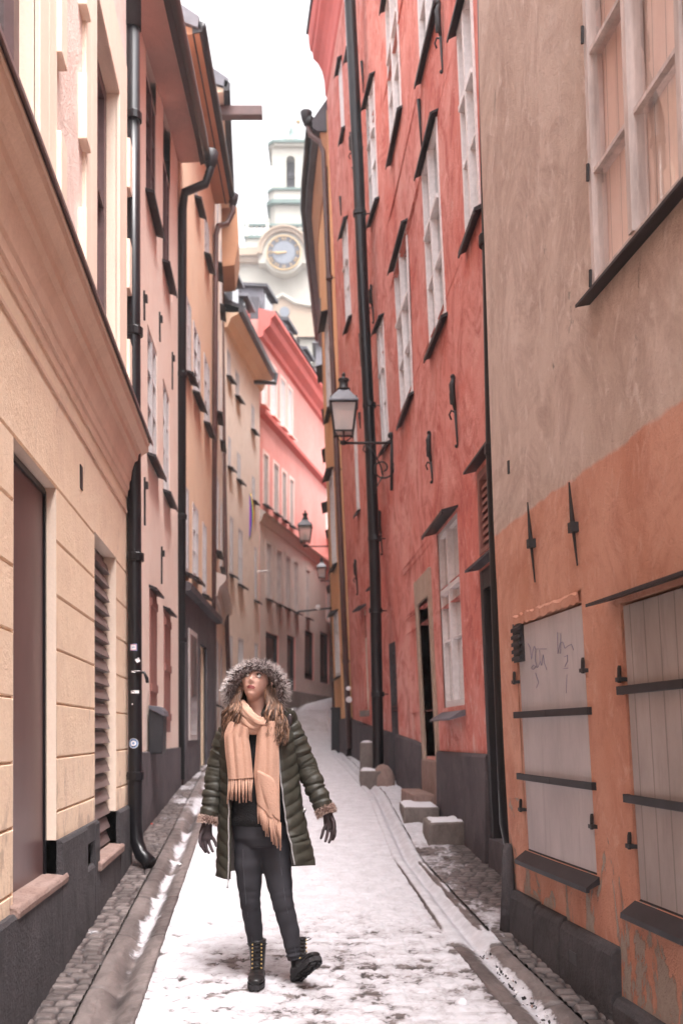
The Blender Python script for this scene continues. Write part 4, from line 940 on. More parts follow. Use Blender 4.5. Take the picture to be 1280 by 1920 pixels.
# ------------------------------------------------------------------ street lamps
def lamp(name, cx, cy, zb, w, wallx, label, scroll=True, dirx=1):
    """lantern on a wall bracket; zb = bottom of glass, w = width of the lantern roof; wall at wallx"""
    t = thing('street_lamp', (wallx, cy, zb), label, 'street lamp', 'wall lanterns on iron brackets')
    s = w/.42
    def ring(hw, z, rot=0): return [(cx+hw*math.cos(math.pi/4+k*math.pi/2+rot), cy+hw*math.sin(math.pi/4+k*math.pi/2+rot), z) for k in range(4)]
    r0 = .17*s; r1 = .235*s; h = .37*s
    g = MB(); P_ = [ring(r0-.012*s, zb+.012), ring(r1-.012*s, zb+h)]; g.grid([p+[p[0]] for p in P_]); g.add(P_[0], [(3, 2, 1, 0)]); 
    f = MB()
    lo, hi = ring(r0, zb), ring(r1, zb+h)
    for k in range(4):
        f.tube([lo[k], hi[k]], .012*s, 6); f.tube([lo[k], lo[(k+1) % 4]], .013*s, 6); f.tube([hi[k], hi[(k+1) % 4]], .016*s, 6)
        f.tube([lo[k], Vector(lo[k])+Vector((0, 0, -.04*s))], [.014*s, .004*s], 6)
        f.tube([Vector(hi[k])+Vector((0, 0, .01)), Vector(hi[k])+Vector((0, 0, .07*s))], [.016*s, .006*s], 6)
    f.tube([Vector(lo[0])*.5+Vector(lo[1])*.5, Vector((cx, cy, zb-.12*s))], .010*s, 6); f.tube([Vector(lo[2])*.5+Vector(lo[3])*.5, Vector((cx, cy, zb-.12*s))], .010*s, 6)
    f.tube([lo[0], Vector((cx+.06*s, cy, zb-.09*s)), Vector((cx, cy, zb-.13*s))], .008*s, 6); f.tube([lo[2], Vector((cx-.06*s, cy, zb-.09*s)), Vector((cx, cy, zb-.13*s))], .008*s, 6)
    fr = f.build('lantern_frame', 'iron', t)
    g.build('lamp_glass', 'lamp_glass', t)
    b = MB(); b.sphere((cx, cy, zb+.08*s), .075*s, 14, 8, sz=(1, 1, .9)); b.lathe((cx, cy, zb+.10*s), [(.055*s, 0), (.03*s, .10*s), (.01*s, .13*s)], 12); b.build('bulb_housing', 'mail_grey', t, smooth=True)
    rf = MB(); a_, b_, c_, d_ = ring(r1+.035*s, zb+h), ring(r1+.035*s, zb+h+.018*s), ring(.085*s, zb+h+.19*s), ring(.085*s, zb+h+.20*s)
    rf.hexa(a_+b_); rf.hexa(b_+c_)
    ro = rf.build('lamp_roof', 'mail_grey', t)
    ch = MB(); ch.lathe((cx, cy, zb+h+.18*s), [(.085*s, 0), (.09*s, .03*s), (.06*s, .05*s), (.055*s, .12*s), (.075*s, .14*s), (.07*s, .16*s), (.03*s, .17*s), (.02*s, .20*s), (.03*s, .215*s), (.008*s, .25*s)], 12); ch.build('finial', 'iron', t, smooth=True)
    zB = zb-.13*s
    br = MB(); br.tube([(cx-.05*s, cy, zB), (wallx, cy, zB)], .018*s, 8); br.lathe((cx, cy, zB), [(.03*s, -.02*s), (.045*s, 0), (.03*s, .03*s)], 10)
    if scroll:
        br.tube([(wallx-.01, cy, zB+.10*s), (wallx-.012, cy, zB-.62*s)], .02*s, 8)
        L = abs(wallx-cx)
        br.tube([(cx+L*.45, cy, zB-.03), (cx+L*.62, cy, zB-.12*s), (cx+L*.76, cy, zB-.30*s), (cx+L*.80, cy, zB-.42*s)], .011*s, 6)
        br.tube([(cx+L*.42, cy, zB-.03*s), (cx+L*.40, cy, zB-.09*s), (cx+L*.44, cy, zB-.12*s), (cx+L*.49, cy, zB-.09*s)], .009*s, 6)
        sp = []
        c0 = Vector((cx+L*.80, cy, zB-.33*s))
        for i in range(34):
            w_ = -1.2+i*.24; rr = .04*s+.0036*s*i
            sp.append(c0+Vector((math.cos(w_)*rr, 0, math.sin(w_)*rr)))
        br.tube(sp, .011*s, 6)
        br.tube([c0+Vector((.0, 0, -.1*s)), (cx+L*.66, cy, zB-.6*s), (cx+L*.64, cy, zB-.66*s)], .010*s, 6)
        br.sphere((wallx-.02, cy, zB+.10*s), .045*s, 10, 8)
    br.build('wall_bracket', 'iron', t, smooth=True)
    return t
D1 = 13.5; z1 = gp(0, 812, D1)[2]; wx = R2.P(D1, z1)[0]
lamp('a', gp(644, 0, D1)[0], D1, z1, .45, wx, 'largest black lantern, on a scrolled iron bracket on the red wall')
D2 = 27; z2 = gp(0, 1015, D2)[2]; lamp('b', gp(572, 0, D2)[0], D2, z2, .46, R3.P(D2, z2)[0], 'middle-sized lantern on a plain bracket, second of the three street lamps', False)
D3 = 33; z3 = gp(0, 1083, D3)[2]; lamp('c', gp(603, 0, D3)[0], D3, z3, .38, R4.P(D3, z3)[0], 'smallest and farthest lantern, low near the end of the street', False)
ra = thing('sign_bracket', R3.P(21, gp(0, 1140, 21)[2]), 'thin horizontal iron rod with a white ball on it, jutting from the orange house', 'bracket')
p0 = gp(558, 1147, 21); p1 = gp(642, 1138, 21); m_ = MB(); m_.tube([p0, p1], .02, 8); m_.build('rod', 'iron', ra)
p = gp(596, 1141, 21); m_ = MB(); m_.sphere((p[0], p[1], p[2]+.02), .06, 12, 8); m_.build('white_ball', 'frame_white', ra, smooth=True)

# ------------------------------------------------------------------ stone steps & guard stones
def block(x0, x1, y0, y1, h, label, snow=1.0, rot=0, seed=1):
    zc = float(gz((y0+y1)/2)); t = thing('stone_step', ((x0+x1)/2, (y0+y1)/2, zc), label, 'stone step', 'stone steps along the red house')
    rr = random.Random(seed)
    def jit(): return rr.uniform(-.012, .012)
    m_ = MB(); zb = float(gz(y0))-.06
    m_.hexa([(x0+jit(), y0+jit(), zb), (x1+jit(), y0+jit()+.06, zb), (x1+jit(), y1+jit(), zb), (x0+jit(), y1+jit(), zb), (x0+jit(), y0+jit(), zc+h), (x1+jit(), y0+.06+jit(), zc+h+jit()), (x1+jit(), y1+jit(), zc+h), (x0+jit(), y1+jit(), zc+h)])
    o_ = m_.build('stone_block', 'granite', t, bevel=.018)
    nx, ny = 26, 26; P_ = []
    for i in range(ny+1):
        row = []
        for j in range(nx+1):
            u, v = j/nx, i/ny; e_ = min(u, 1-u, v, 1-v)
            x = x0+.015+(x1-x0-.03)*u; y = y0+.03+.06*u*(1-v)+(y1-y0-.05)*v
            hh = .028*float(sstep(0, .12, e_))*(.5+float(fbm(x*6, y*6, seed, 3))) - .004
            if snow < 1: hh -= .03*float(sstep(.42, .62, fbm(x*5, y*5, seed+4, 9)))*(.3+u)
            row.append((x, y, zc+h+hh))
        P_.append(row)
    m_ = MB(); m_.grid(P_); m_.build('snow_cap', 'snow_lump', t, smooth=True)
    return t
block(.84, 1.24, 9.2, 9.85, .20, 'brown stone step nearest the camera, snow half melted on top', .6, seed=3)
block(.68, 1.08, 10.5, 11.45, .155, 'snow-covered stone step below the dark doorway, middle of three', 1, seed=4)
block(.27, .60, 13.8, 14.5, .21, 'farthest stone step with a snow cap, beside the tall black drainpipe', 1, seed=5)
gs = thing('guard_stone', (.5, 15, 1.0), 'pale grey guard post against the dark plinth beside the tall black drainpipe', 'guard post')
q = gp(688, 1440, 15); m_ = MB(); zg = float(gz(15)); m_.box(q[0]-.11, q[0]+.11, 15.0, 15.25, zg-.05, zg+.55); m_.build('post', 'granite', gs, bevel=.02); m_ = MB(); m_.lathe((q[0], 15.12, zg+.54), [(.10, 0), (.08, .03), (.02, .045)], 10); m_.build('snow_cap', 'snow_lump', gs, smooth=True)
gs = thing('guard_stone', (.58, 14.0, .95), 'rough brown boulder at the foot of the tall black drainpipe', 'guard stone')
m_ = MB(); P_ = []
for i in range(9):
    a = math.pi*i/8; row = []
    for j in range(16):
        b = 2*math.pi*j/16; r = .17*(.8+.4*float(vnoise(math.cos(b)*1.5+3, math.sin(b)*1.5+3, i*.4)))
        row.append((.60+r*math.sin(a)*math.cos(b), 13.95+r*.8*math.sin(a)*math.sin(b), float(gz(14))+.02+.30*math.cos(a)))
    P_.append(row)
m_.grid(P_, wrap=True); m_.build('boulder', 'redstone', gs, smooth=True)

# ------------------------------------------------------------------ church tower far behind
CD = 88.0
ch = thing('church', gp(533, 1376, CD), 'pale church tower with black and gold clock face and green copper ledges', 'church')
def cX(x): return gp(x, 0, CD)[0]
def cZ(y): return gp(0, y, CD)[2]
def cZ2(y): return gp(0, y, CD+3.3)[2]
cx = cX(541)
def tier(name, hw, ya, yb, mat, dep=None, parent=ch, ch_=0.0):
    dep = dep or hw
    fz = cZ2 if hw < 2.5 else cZ
    m_ = MB(); z0, z1 = fz(ya), fz(yb); yc = CD+5
    if ch_:   # chamfered plan
        k = ch_; pl = [(-hw, -hw+k), (-hw+k, -hw), (hw-k, -hw), (hw, -hw+k), (hw, hw-k), (hw-k, hw), (-hw+k, hw), (-hw, hw-k)]
    else: pl = [(-hw, -hw), (hw, -hw), (hw, hw), (-hw, hw)]
    n = len(pl); vs = [(cx+a, yc+b, z0) for a, b in pl]+[(cx+a, yc+b, z1) for a, b in pl]
    m_.add(vs, [(j, (j+1) % n, n+(j+1) % n, n+j) for j in range(n)]+[tuple(range(n-1, -1, -1)), tuple(range(n, 2*n))])
    return m_.build(name, mat, parent)
tier('tower', 4.7, 1300, 478, 'church_white')
tier('cornice', 5.2, 492, 482, 'church_stone'); tier('cornice', 5.5, 482, 470, 'church_stone'); tier('ledge', 5.35, 470, 467, 'copper')
tier('attic', 4.0, 468, 436, 'church_white'); tier('ledge', 4.15, 436, 432, 'copper')
m_ = MB()
for k in range(17):
    x = cx-4.0+8.0*k/16; m_.box(x-.09, x+.09, CD+.95, CD+1.15, cZ(432), cZ(412))
m_.build('balustrade', 'church_white', ch)
m_ = MB(); m_.box(cx-4.2, cx+4.2, CD+.85, CD+1.25, cZ(413), cZ(409)); m_.box(cx-4.2, cx+4.2, CD+.87, CD+1.23, cZ(434), cZ(431)); m_.build('ledge', 'copper', ch)
for x in (-3.9, -2.0, 2.0, 3.9):
    m_ = MB(); m_.box(cx+x-.16, cx+x+.16, CD+.8, CD+1.3, cZ(434), cZ(407)); m_.lathe((cx+x, CD+1.05, cZ(407)), [(.12, 0), (.2, .15), (.2, .3), (.05, .5)], 8); m_.build('pier', 'church_white', ch)
tier('belfry_base', 1.95, 432, 386, 'church_white', ch_=.5); tier('ledge', 2.3, 386, 379, 'copper', ch_=.55); tier('balcony', 2.05, 379, 360, 'church_white', ch_=.5); tier('ledge', 2.2, 360, 356, 'copper', ch_=.55)
# belfry: four piers so the arch is open
m_ = MB(); hw = 1.76; z0, z1 = cZ2(357), cZ2(276); yc = CD+5
for sx in (-1, 1):
    for sy in (-1, 1): m_.box(cx+(sx*hw if sx < 0 else .42), cx+(-.42 if sx < 0 else hw), yc+(sy*hw if sy < 0 else .5), yc+(-.5 if sy < 0 else hw), z0, z1)
m_.box(cx-hw, cx+hw, yc-hw+.004, yc+hw-.004, cZ2(288), z1-.003)
n = 10
for sy in (-hw, hw-.25):
    for k in range(n):
        a0, a1 = math.pi*k/n, math.pi*(k+1)/n
        xa, xb = cx-.42*math.cos(a0), cx-.42*math.cos(a1); za, zb = cZ2(300)+.42*math.sin(a0), cZ2(300)+.42*math.sin(a1)
        m_.hexa([(xa, yc+sy, za), (xb, yc+sy, zb), (xb, yc+sy+.25, zb), (xa, yc+sy+.25, za), (xa, yc+sy, cZ2(287)), (xb, yc+sy, cZ2(287)), (xb, yc+sy+.25, cZ2(287)), (xa, yc+sy+.25, cZ2(287))])
m_.build('belfry', 'church_white', ch)
m_ = MB(); m_.box(cx-.55, cx+.55, yc-.6, yc+.6, z0, cZ2(290)); m_.lathe((cx, yc-.75, cZ2(322)), [(.42, 0), (.36, .12), (.24, .3), (.2, .55), (.05, .65)], 14); m_.build('bell_chamber', 'dial_dark', ch)
tier('ledge', 2.02, 276, 271, 'church_white', ch_=.5); tier('ledge', 2.18, 271, 266, 'copper', ch_=.55)
m_ = MB(); rr = [(2.15, cZ2(266)), (1.7, cZ2(260)), (1.25, cZ2(250)), (.9, cZ2(246)), (.6, cZ2(240)), (.3, cZ2(232)), (.2, cZ2(222)), (.05, cZ2(214))]; m_.lathe((cx, yc, 0), rr, 8); m_.build('dome', 'copper', ch)
m_ = MB(); m_.lathe((cx, yc-2.0, cZ2(267)), [(.42, 0), (.44, .1)], 20, axis='y'); o_ = m_.build('oculus_ring', 'church_white', ch); m_ = MB(); m_.lathe((cx, yc-2.03, cZ2(267)), [(.18, 0), (.18, .1)], 16, axis='y'); m_.build('oculus', 'dial_dark', o_)
m_ = MB(); m_.sphere((cx+.65, yc, cZ2(206)), .22, 10, 8, sz=(1, 1, .8)); m_.tube([(cx+.65, yc, cZ2(214)), (cx+.65, yc, cZ2(196))], .05, 6); m_.build('gilded_ball', 'gold', ch, smooth=True)
# arched moulding over the clock
CC = Vector((cX(533), CD-.70, cZ(482)))
m_ = MB(); n = 24
for (r0, r1, y0, y1, mi) in ((1.95, 2.25, -.30, 1.2, 0), (2.25, 2.42, -.45, 1.2, 0)):
    for k in range(n):
        a0, a1 = -.05+(math.pi+.1)*k/n, -.05+(math.pi+.1)*(k+1)/n
        q = [(CC.x+r*math.cos(a), CC.y+y, CC.z+r*math.sin(a)) for r, y in ((r0, y0), (r0, y1), (r1, y1), (r1, y0)) for a in (a0, a1)]
        m_.hexa([q[0], q[1], q[3], q[2], q[6], q[7], q[5], q[4]])
m_.build('arch_moulding', 'church_stone', ch)
m_ = MB(); m_.box(CC.x-2.3, CC.x+2.3, CC.y-.02, CC.y+1.2, cZ(500), CC.z+.2); m_.box(CC.x-1.9, CC.x+1.9, CC.y+.0, CC.y+1.6, CC.z+.1, CC.z+1.7); 
m_.lathe((CC.x, CC.y+.2, CC.z), [(1.85, -.25), (1.85, 1.1)], 32, axis='y'); m_.build('clock_panel', 'church_white', ch)
fy = CC.y-.12
clock = MB(); clock.lathe((CC.x, fy, CC.z), [(1.55, -.05), (1.55, .08)], 48, axis='y'); co_ = clock.build('clock_face', 'dial_dark', ch)
m_ = MB(); m_.lathe((CC.x, fy-.06, CC.z), [(1.02, -.02), (1.02, .03)], 40, axis='y'); m_.build('dial_centre', 'dial_pale', co_)
m_ = MB(); 
for k in range(48):
    a0, a1 = 2*math.pi*k/48, 2*math.pi*(k+1)/48
    for r0, r1 in ((1.50, 1.58),):
        q = [(CC.x+r*math.cos(a), fy-y, CC.z+r*math.sin(a)) for r, y in ((r0, .10), (r0, .0), (r1, .0), (r1, .10)) for a in (a0, a1)]
        m_.hexa([q[0], q[1], q[3], q[2], q[6], q[7], q[5], q[4]])
m_.build('dial_ring', 'gold', co_)
rom = ['XII', 'I', 'II', 'III', 'IIII', 'V', 'VI', 'VII', 'VIII', 'IX', 'X', 'XI']
for h, s_ in enumerate(rom):
    m_ = MB(); a = math.pi/2-h*math.pi/6; wtot = sum(.10 if c == 'I' else .19 for c in s_); off = -wtot/2; k_ = min(1.25, .52/wtot)
    rad = Vector((math.cos(a), 0, math.sin(a))); tan = Vector((math.sin(a), 0, -math.cos(a)))
    def stroke(u0, v0, u1, v1, w=.055):
        p = CC+rad*(1.27+v0*.14)+tan*(u0*k_); q = CC+rad*(1.27+v1*.14)+tan*(u1*k_); p.y = q.y = fy-.085; m_.tube([p, q], w, 4)
    for c in s_:
        if c == 'I': stroke(off+.05, -1, off+.05, 1, .026); off += .10
        elif c == 'V': stroke(off+.03, 1, off+.095, -1, .028); stroke(off+.16, 1, off+.095, -1, .02); off += .19
        else: stroke(off+.03, 1, off+.16, -1, .028); stroke(off+.16, 1, off+.03, -1, .02); off += .19
    m_.build('numeral', 'gold', co_)
for (a, L, w) in ((math.pi*1.0, 1.25, .07), (math.pi*1.045, .85, .10)):
    m_ = MB(); d_ = Vector((math.cos(a), 0, math.sin(a))); p = Vector((CC.x, fy-.12, CC.z)); m_.tube([p-d_*.25, p+d_*L*.7, p+d_*L], [w*.7, w, .01], 6); m_.build('clock_hand', 'gold', co_)
# nave gable in front of the tower
m_ = MB(); gx0, gx1 = cX(500), cX(640); zb = cZ(640); zm = cZ(600); zt_ = cZ(578)
xs = [gx0, cX(512), cX(533), cX(556), cX(580), gx1]; zz = [cZ(606), cZ(598), cZ(583), cZ(597), cZ(602), cZ(604)]
f_ = [(x, CD-3, z) for x, z in zip(xs, zz)]+[(gx1, CD-3, zb-20), (gx0, CD-3, zb-20)]
n = len(f_); m_.add(f_+[(x, CD-2, z) for x, y, z in f_], [tuple(range(n)), tuple(range(2*n-1, n-1, -1))]+[(j, (j+1) % n, n+(j+1) % n, n+j) for j in range(n)]); m_.build('nave_gable', 'church_stone', ch)
m_ = MB(); m_.tube([(x, CD-3.1, z+.1) for x, z in zip(xs, zz)], .18, 6); m_.build('gable_moulding', 'church_white', ch)
m_ = MB(); m_.lathe((cX(537), CD-3.12, cZ(612)), [(.45, 0), (.45, .15)], 20, axis='y'); m_.build('round_window', 'dial_pale', ch)

# roofs between street and church
def cube_house(name, label, x0, x1, D, dep, ybot, ytop, mat, roof=None, wins_=()):
    t = thing(name, (gp(x0, 0, D)[0], D, 3), label, 'building')
    X0, X1 = gp(x0, 0, D)[0], gp(x1, 0, D)[0]; Z0, Z1 = gp(0, ybot, D)[2], gp(0, ytop, D)[2]
    m_ = MB(); m_.box(X0, X1, D, D+dep, Z0, Z1); m_.build('wall', mat, t)
    if roof:
        m_ = MB(); rh, mt = roof; m_.hexa([(X0-.2, D-.2, Z1), (X1+.2, D-.2, Z1), (X1+.2, D+dep+.2, Z1), (X0-.2, D+dep+.2, Z1), (X0+.6, D+dep*.4, Z1+rh), (X1-.3, D+dep*.4, Z1+rh), (X1-.3, D+dep*.6, Z1+rh), (X0+.6, D+dep*.6, Z1+rh)]); m_.build('roof', mt, t)
    for (xa, xb, ya, yb) in wins_:
        m_ = MB(); m_.box(gp(xa, 0, D)[0], gp(xb, 0, D)[0], D-.05, D+.02, gp(0, yb, D)[2], gp(0, ya, D)[2]); m_.build('window', 'pane', t)
    return t
cube_house('town_building', 'white gable wall among the grey roofs below the church clock', 562, 592, 52, 6, 900, 634, 'church_white', (1.0, 'dark_roof'))
cube_house('town_building', 'grey roofed attic building pressed against the dark eaves, below the church', 592, 640, 50, 6, 900, 645, 'grey_roof', (1.6, 'dark_roof'), [(598, 612, 715, 745)])
cube_house('town_building', 'low pale attic with bright windows just above the coral roof', 585, 612, 46, 4, 900, 690, 'frame_white', (.6, 'grey_roof'), [(590, 597, 700, 722), (600, 608, 704, 728)])
cube_house('town_building', 'dark slate mansard with square chimney behind the dormers of the pale house', 452, 480, 36, 5, 900, 640, 'tile_roof', (1.0, 'dark_roof'))

# ================================================================== STREET SURFACE
def wl(y): return np.interp(y, [3, 8.38, 8.5, 14, 18.3, 23.4, 27.7, 36.9, 43.5, 50], [L1.xb(3), L1.xb(8.38), L2.xb(8.5), L2.xb(14), L3.xb(18.3), L4.xb(23.4), L5.xb(27.7), L6.xb(36.9), L6.xb(43.5), 4])
def wr(y): return np.interp(y, [3, 6.28, 6.45, 12.8, 18.6, 21.5, 29, 36, 50], [R1.xb(3), R1.xb(6.28), R2.xb(6.45), R2.xb(12.8), R2.xb(18.6), R3.xb(21.5), R3.xb(29), R4.xb(36), R4.xb(50)])
def gl0(y): return -1.304-.0886*(np.minimum(y, 16)-4.6)+np.interp(y, [16, 50], [0, 1.5])
def gl1(y): return gl0(y)+.32
def gr0(y): return np.interp(y, [3, 4.6, 6.02, 8.6, 13, 18.6, 29, 50], [1.06, .836, .656, .455, .35, -.15, -.5, .2])
def gr1(y): return gr0(y)+np.interp(y, [4.6, 6, 8.7, 13], [.345, .33, .26, .25])
ys = [2.4]
while ys[-1] < 60: ys.append(ys[-1]+max(.012, ys[-1]*.0030))
ys = np.array(ys)
def cells(X, Y, cw=.115, ch_=.088, seed=0, along=False):
    """irregular sett pattern: distance to joint and a per-stone random"""
    wx = (vnoise(X*5, Y*5, 0, seed+1)-.5)*.05; wy = (vnoise(X*5, Y*5, 0, seed+2)-.5)*.045
    x = X+wx; y = Y+wy
    r = np.floor(y/ch_); jit = _hash(r.astype(np.int64), r.astype(np.int64)*0+3, r.astype(np.int64)*0, seed+5)
    xo = x/cw+jit*7; c = np.floor(xo)
    ex = np.minimum(xo-c, 1-(xo-c))*cw; ey = np.minimum(y/ch_-r, 1-(y/ch_-r))*ch_
    e = np.minimum(ex, ey); t = _hash(c.astype(np.int64), r.astype(np.int64), r.astype(np.int64)*0, seed+9)
    return e, t
def strip(name, fa, fb, ncol, kind, label=None, far=60):
    yy = ys[ys < far]; U = np.linspace(0, 1, ncol+1)
    A = fa(yy)[:, None]; B = fb(yy)[:, None]; X = A+(B-A)*U[None, :]; Y = np.repeat(yy[:, None], ncol+1, 1); Z = np.repeat(gz(yy)[:, None], ncol+1, 1)
    fade = np.clip(14/np.maximum(Y, 1), .25, 1)
    base = fbm(X*1.3, Y*1.3, 0, 31, 4); b2_ = fbm(X*5, Y*5, 0, 32, 4); b3_ = fbm(X*16, Y*16, 0, 33, 3)
    e, t = cells(X, Y, seed=3)
    cob = sstep(.001, .017, e); grime = 1-sstep(.006, .015, e)
    if kind == 'road':
        sp_ = fbm(X*7, Y*15, 0, 61, 4)
        snow = .64+.40*(base-.42)+.30*(b2_-.5)+.75*(sp_-.5)*sstep(11, 6, Y)+.25*(b3_-.5)
        snow += .30*sstep(5.4, 8.0, Y)+.16*sstep(8, 12, Y)
        snow -= .03*np.exp(-((X-(-.25))/.45)**2)*sstep(7.5, 5, Y)
        snow -= .12*sstep(.40, .34, b3_)*sstep(9, 5.5, Y)            # worn specks
        e2, t2 = cells(X, Y, .15, .1, seed=12)
        snow -= .16*(t2 > .62)*sstep(.42, .62, b2_)*sstep(8.5, 5.0, Y)
        snow -= .5*sstep(19, 24, Y)*(1-.55*(fbm(X*.8, Y*.35, 0, 77, 3) > .52))
        rr_ = np.random.default_rng(5); pr = np.zeros_like(X)
        for _ in range(150):      # boot prints, mostly along the street
            py_ = 4.3+9*rr_.random()**1.5; px_ = float(gl1(py_))+(float(gr0(py_))-float(gl1(py_)))*(.08+.84*rr_.random()); an = rr_.normal()*.35+(math.pi if rr_.random() < .5 else 0)
            i0, i1 = np.searchsorted(yy, [py_-.2, py_+.2]); xs_ = X[i0:i1]-px_; ys_ = Y[i0:i1]-py_
            u_ = xs_*math.cos(an)+ys_*math.sin(an); v_ = -xs_*math.sin(an)+ys_*math.cos(an)
            d_ = np.minimum(((u_/.048)**2+((v_-.045)/.085)**2), ((u_/.036)**2+((v_+.09)/.042)**2)); pr[i0:i1] = np.maximum(pr[i0:i1], sstep(1.25, .75, d_)*(.6+.4*np.sign(np.sin(v_*260))))
        snow -= pr*.10
        # wheel/foot trodden band at mid distance
        edge = np.minimum(U, 1-U)[None, :]*np.ones_like(X)
        snow += .12*sstep(.0, .05, edge)
        e = np.minimum(e, 1); H = -pr*.008-.006+cob*.010+(.5*snow)*.014+(b2_-.5)*.014+(b3_-.5)*.010
    elif kind == 'gutter':
        wjo = (vnoise(X*2, Y*.1, 0, 4)-.5)*.08
        g = (U[None, :]*np.ones_like(X)); ditch = np.exp(-((g-.52)/.17)**2)
        lip = sstep(.0, .045, g)*sstep(1, .955, g)
        sy = (Y+wjo+.25*(fa is gr0))/1.02; jf = sy-np.floor(sy); joint = 1-sstep(.0, .014, np.minimum(jf, 1-jf))
        joint = joint*(1-ditch*.3)
        t = _hash(np.floor(sy).astype(np.int64), (g > .5).astype(np.int64), 0*np.floor(sy).astype(np.int64), 5)*.35+.45
        H = -.062*ditch-.022*joint-.016*(1-lip)+(b3_-.5)*.014+(b2_-.5)*.010+.004
        lay = (fbm(X*.9, Y*.9, 0, 41, 3)+.0)
        snow = .20+(.55+.9*(b2_-.4))*ditch*sstep(.46, .62, lay+.10*(fa is gr0))+.45*(b2_-.5)+.3*(b3_-.5)
        if fa is gr0:
            snow += .75*sstep(5.85, 6.05, Y)*(1-sstep(.86, 1.0, g)*.9)*sstep(.42, .6, 1-np.abs(g-.36)*.9+.2*(b2_-.5))+.6*sstep(7.9, 8.9, Y+.5*(b2_-.5))
            snow += .8*np.exp(-((Y-6.05-.25*(b2_-.5))/.12)**2)
            snow -= (.95*np.exp(-((g-.03)/.05)**2)+.95*np.exp(-((g-.80)/.055)**2))*sstep(9.0, 8.2, Y+.6*(b2_-.5))*(1-np.exp(-((Y-6.05)/.16)**2))
        else:
            snow += .25*sstep(9, 12, Y)
            snow *= np.where((Y > 7.3) & (Y < 8.6), .75, 1)
        H = H+np.clip(snow-.35, 0, .8)*.020
        grime = np.maximum(joint, (1-lip)*.9)+ditch*.75*sstep(.3, .6, b2_)
        grime = np.clip(grime+.45*sstep(.52, .66, fbm(X*3, Y*1.1, 0, 88, 4)), 0, 1)
    else:
        snow = .33+.6*(base-.5)+.6*(b2_-.5)-.18*cob+.2*(b3_-.5)
        if kind == 'right':
            snow = snow+.42*sstep(5.9, 6.5, Y)*(1-sstep(.25, .7, U)[None, :])+.55*sstep(9.1, 9.6, Y+.3*(b2_-.5))-.05
            snow = snow+.18*sstep(10.2, 12, Y)
        else:
            snow = snow+.12*sstep(8, 12, Y)+.30*sstep(12, 16, Y)*sstep(.2, .7, U)[None, :]
            snow = snow+.10*np.exp(-((Y-6.6)/.6)**2)*sstep(.5, .1, U)[None, :]
        snow = snow-.4*sstep(20, 25, Y)
        H = (cob*.017-.010)*fade+(t-.5)*.006*fade+(b2_-.5)*.014+np.clip(snow-.4, 0, .5)*.03
    Z = Z+H
    r, c = X.shape
    co = np.stack([X, Y, Z], -1).reshape(-1, 3)
    idx = np.arange(r*c).reshape(r, c); q = np.stack([idx[:-1, :-1], idx[:-1, 1:], idx[1:, 1:], idx[1:, :-1]], -1).reshape(-1, 4)
    me = bpy.data.meshes.new(name); me.vertices.add(len(co)); me.vertices.foreach_set('co', co.ravel())
    me.loops.add(q.size); me.loops.foreach_set('vertex_index', q.ravel().astype(np.int32))
    me.polygons.add(len(q)); me.polygons.foreach_set('loop_start', np.arange(0, q.size, 4).astype(np.int32)); me.polygons.foreach_set('loop_total', np.full(len(q), 4, np.int32)); me.polygons.foreach_set('use_smooth', np.ones(len(q), bool))
    me.update(calc_edges=True)
    for nm, arr in (('snow', snow), ('tone', t), ('grime', grime)):
        at = me.attributes.new(nm, 'FLOAT', 'POINT'); at.data.foreach_set('value', np.clip(arr, 0, 1.2).ravel().astype(np.float32))
    me.materials.append(M['street']); o = bpy.data.objects.new(name, me); COL.objects.link(o); tag(o, label, kind='structure'); return o
strip('road', gl1, gr0, 150, 'road', 'snow-covered street of stone setts')
strip('gutter', gl0, gl1, 34, 'gutter', 'left stone gutter with snow in its channel')
strip('gutter', gr0, gr1, 34, 'gutter', 'right stone gutter filled with snow')
strip('pavement', lambda y: wl(y)-.12, gl0, 34, 'left', 'narrow cobbled strip along the left houses')
strip('pavement', gr1, lambda y: wr(y)+.12, 44, 'right', 'narrow cobbled strip along the right houses')
g_ = MB(); yv = [-40, -8, 0, 3, 6, 10, 14, 18, 22, 26, 30, 34, 37, 48, 70, 120, 250]
g_.grid([[(x, y, float(gz(y))-.16) for x in (-150, -20, -6, 0, 6, 20, 150)] for y in yv])
gr_ = g_.build('ground', 'granite'); tag(gr_, kind='structure')
# small things lying on the street
def lump(name, x, y, r, label, cat, mat='snow_lump', seed=0, flat=.7):
    m_ = MB(); P_ = []; z = float(gz(y))
    for i in range(8):
        a = math.pi*i/7; row = []
        for j in range(14):
            b = 2*math.pi*j/14; rr = r*(.8+.4*float(vnoise(math.cos(b)*1.3+seed, math.sin(b)*1.3+seed, math.cos(a)*1.3)))
            row.append((x+rr*math.sin(a)*math.cos(b), y+rr*math.sin(a)*math.sin(b), z+rr*flat*math.cos(a)+r*flat*.5))
        P_.append(row)
    m_.grid(P_, wrap=True); o = m_.build(name, mat, smooth=True); return tag(o, label, cat)
def gpt(x, y):
    D = CZ*F/(y-1255); return ((x-HX)*D/F, D)
a = gpt(866, 1886); lump('snowball', a[0], a[1], .034, 'small round snowball lying on the snow at lower right', 'snowball', seed=2)
a = gpt(322, 1835); lump('snow_clump', a[0], a[1], .04, 'flat clump of snow near the left gutter edge', 'snow clump', seed=5, flat=.45)
a = gpt(283, 1546); lump('litter', a[0], a[1], .02, 'small orange scrap lying by the left wall', 'litter', 'flag_red', seed=7, flat=.4)
a = gpt(670, 1711); lump('litter', a[0], a[1], .022, 'small red scrap pressed into the snow right of the woman', 'litter', 'coral', seed=9, flat=.12)
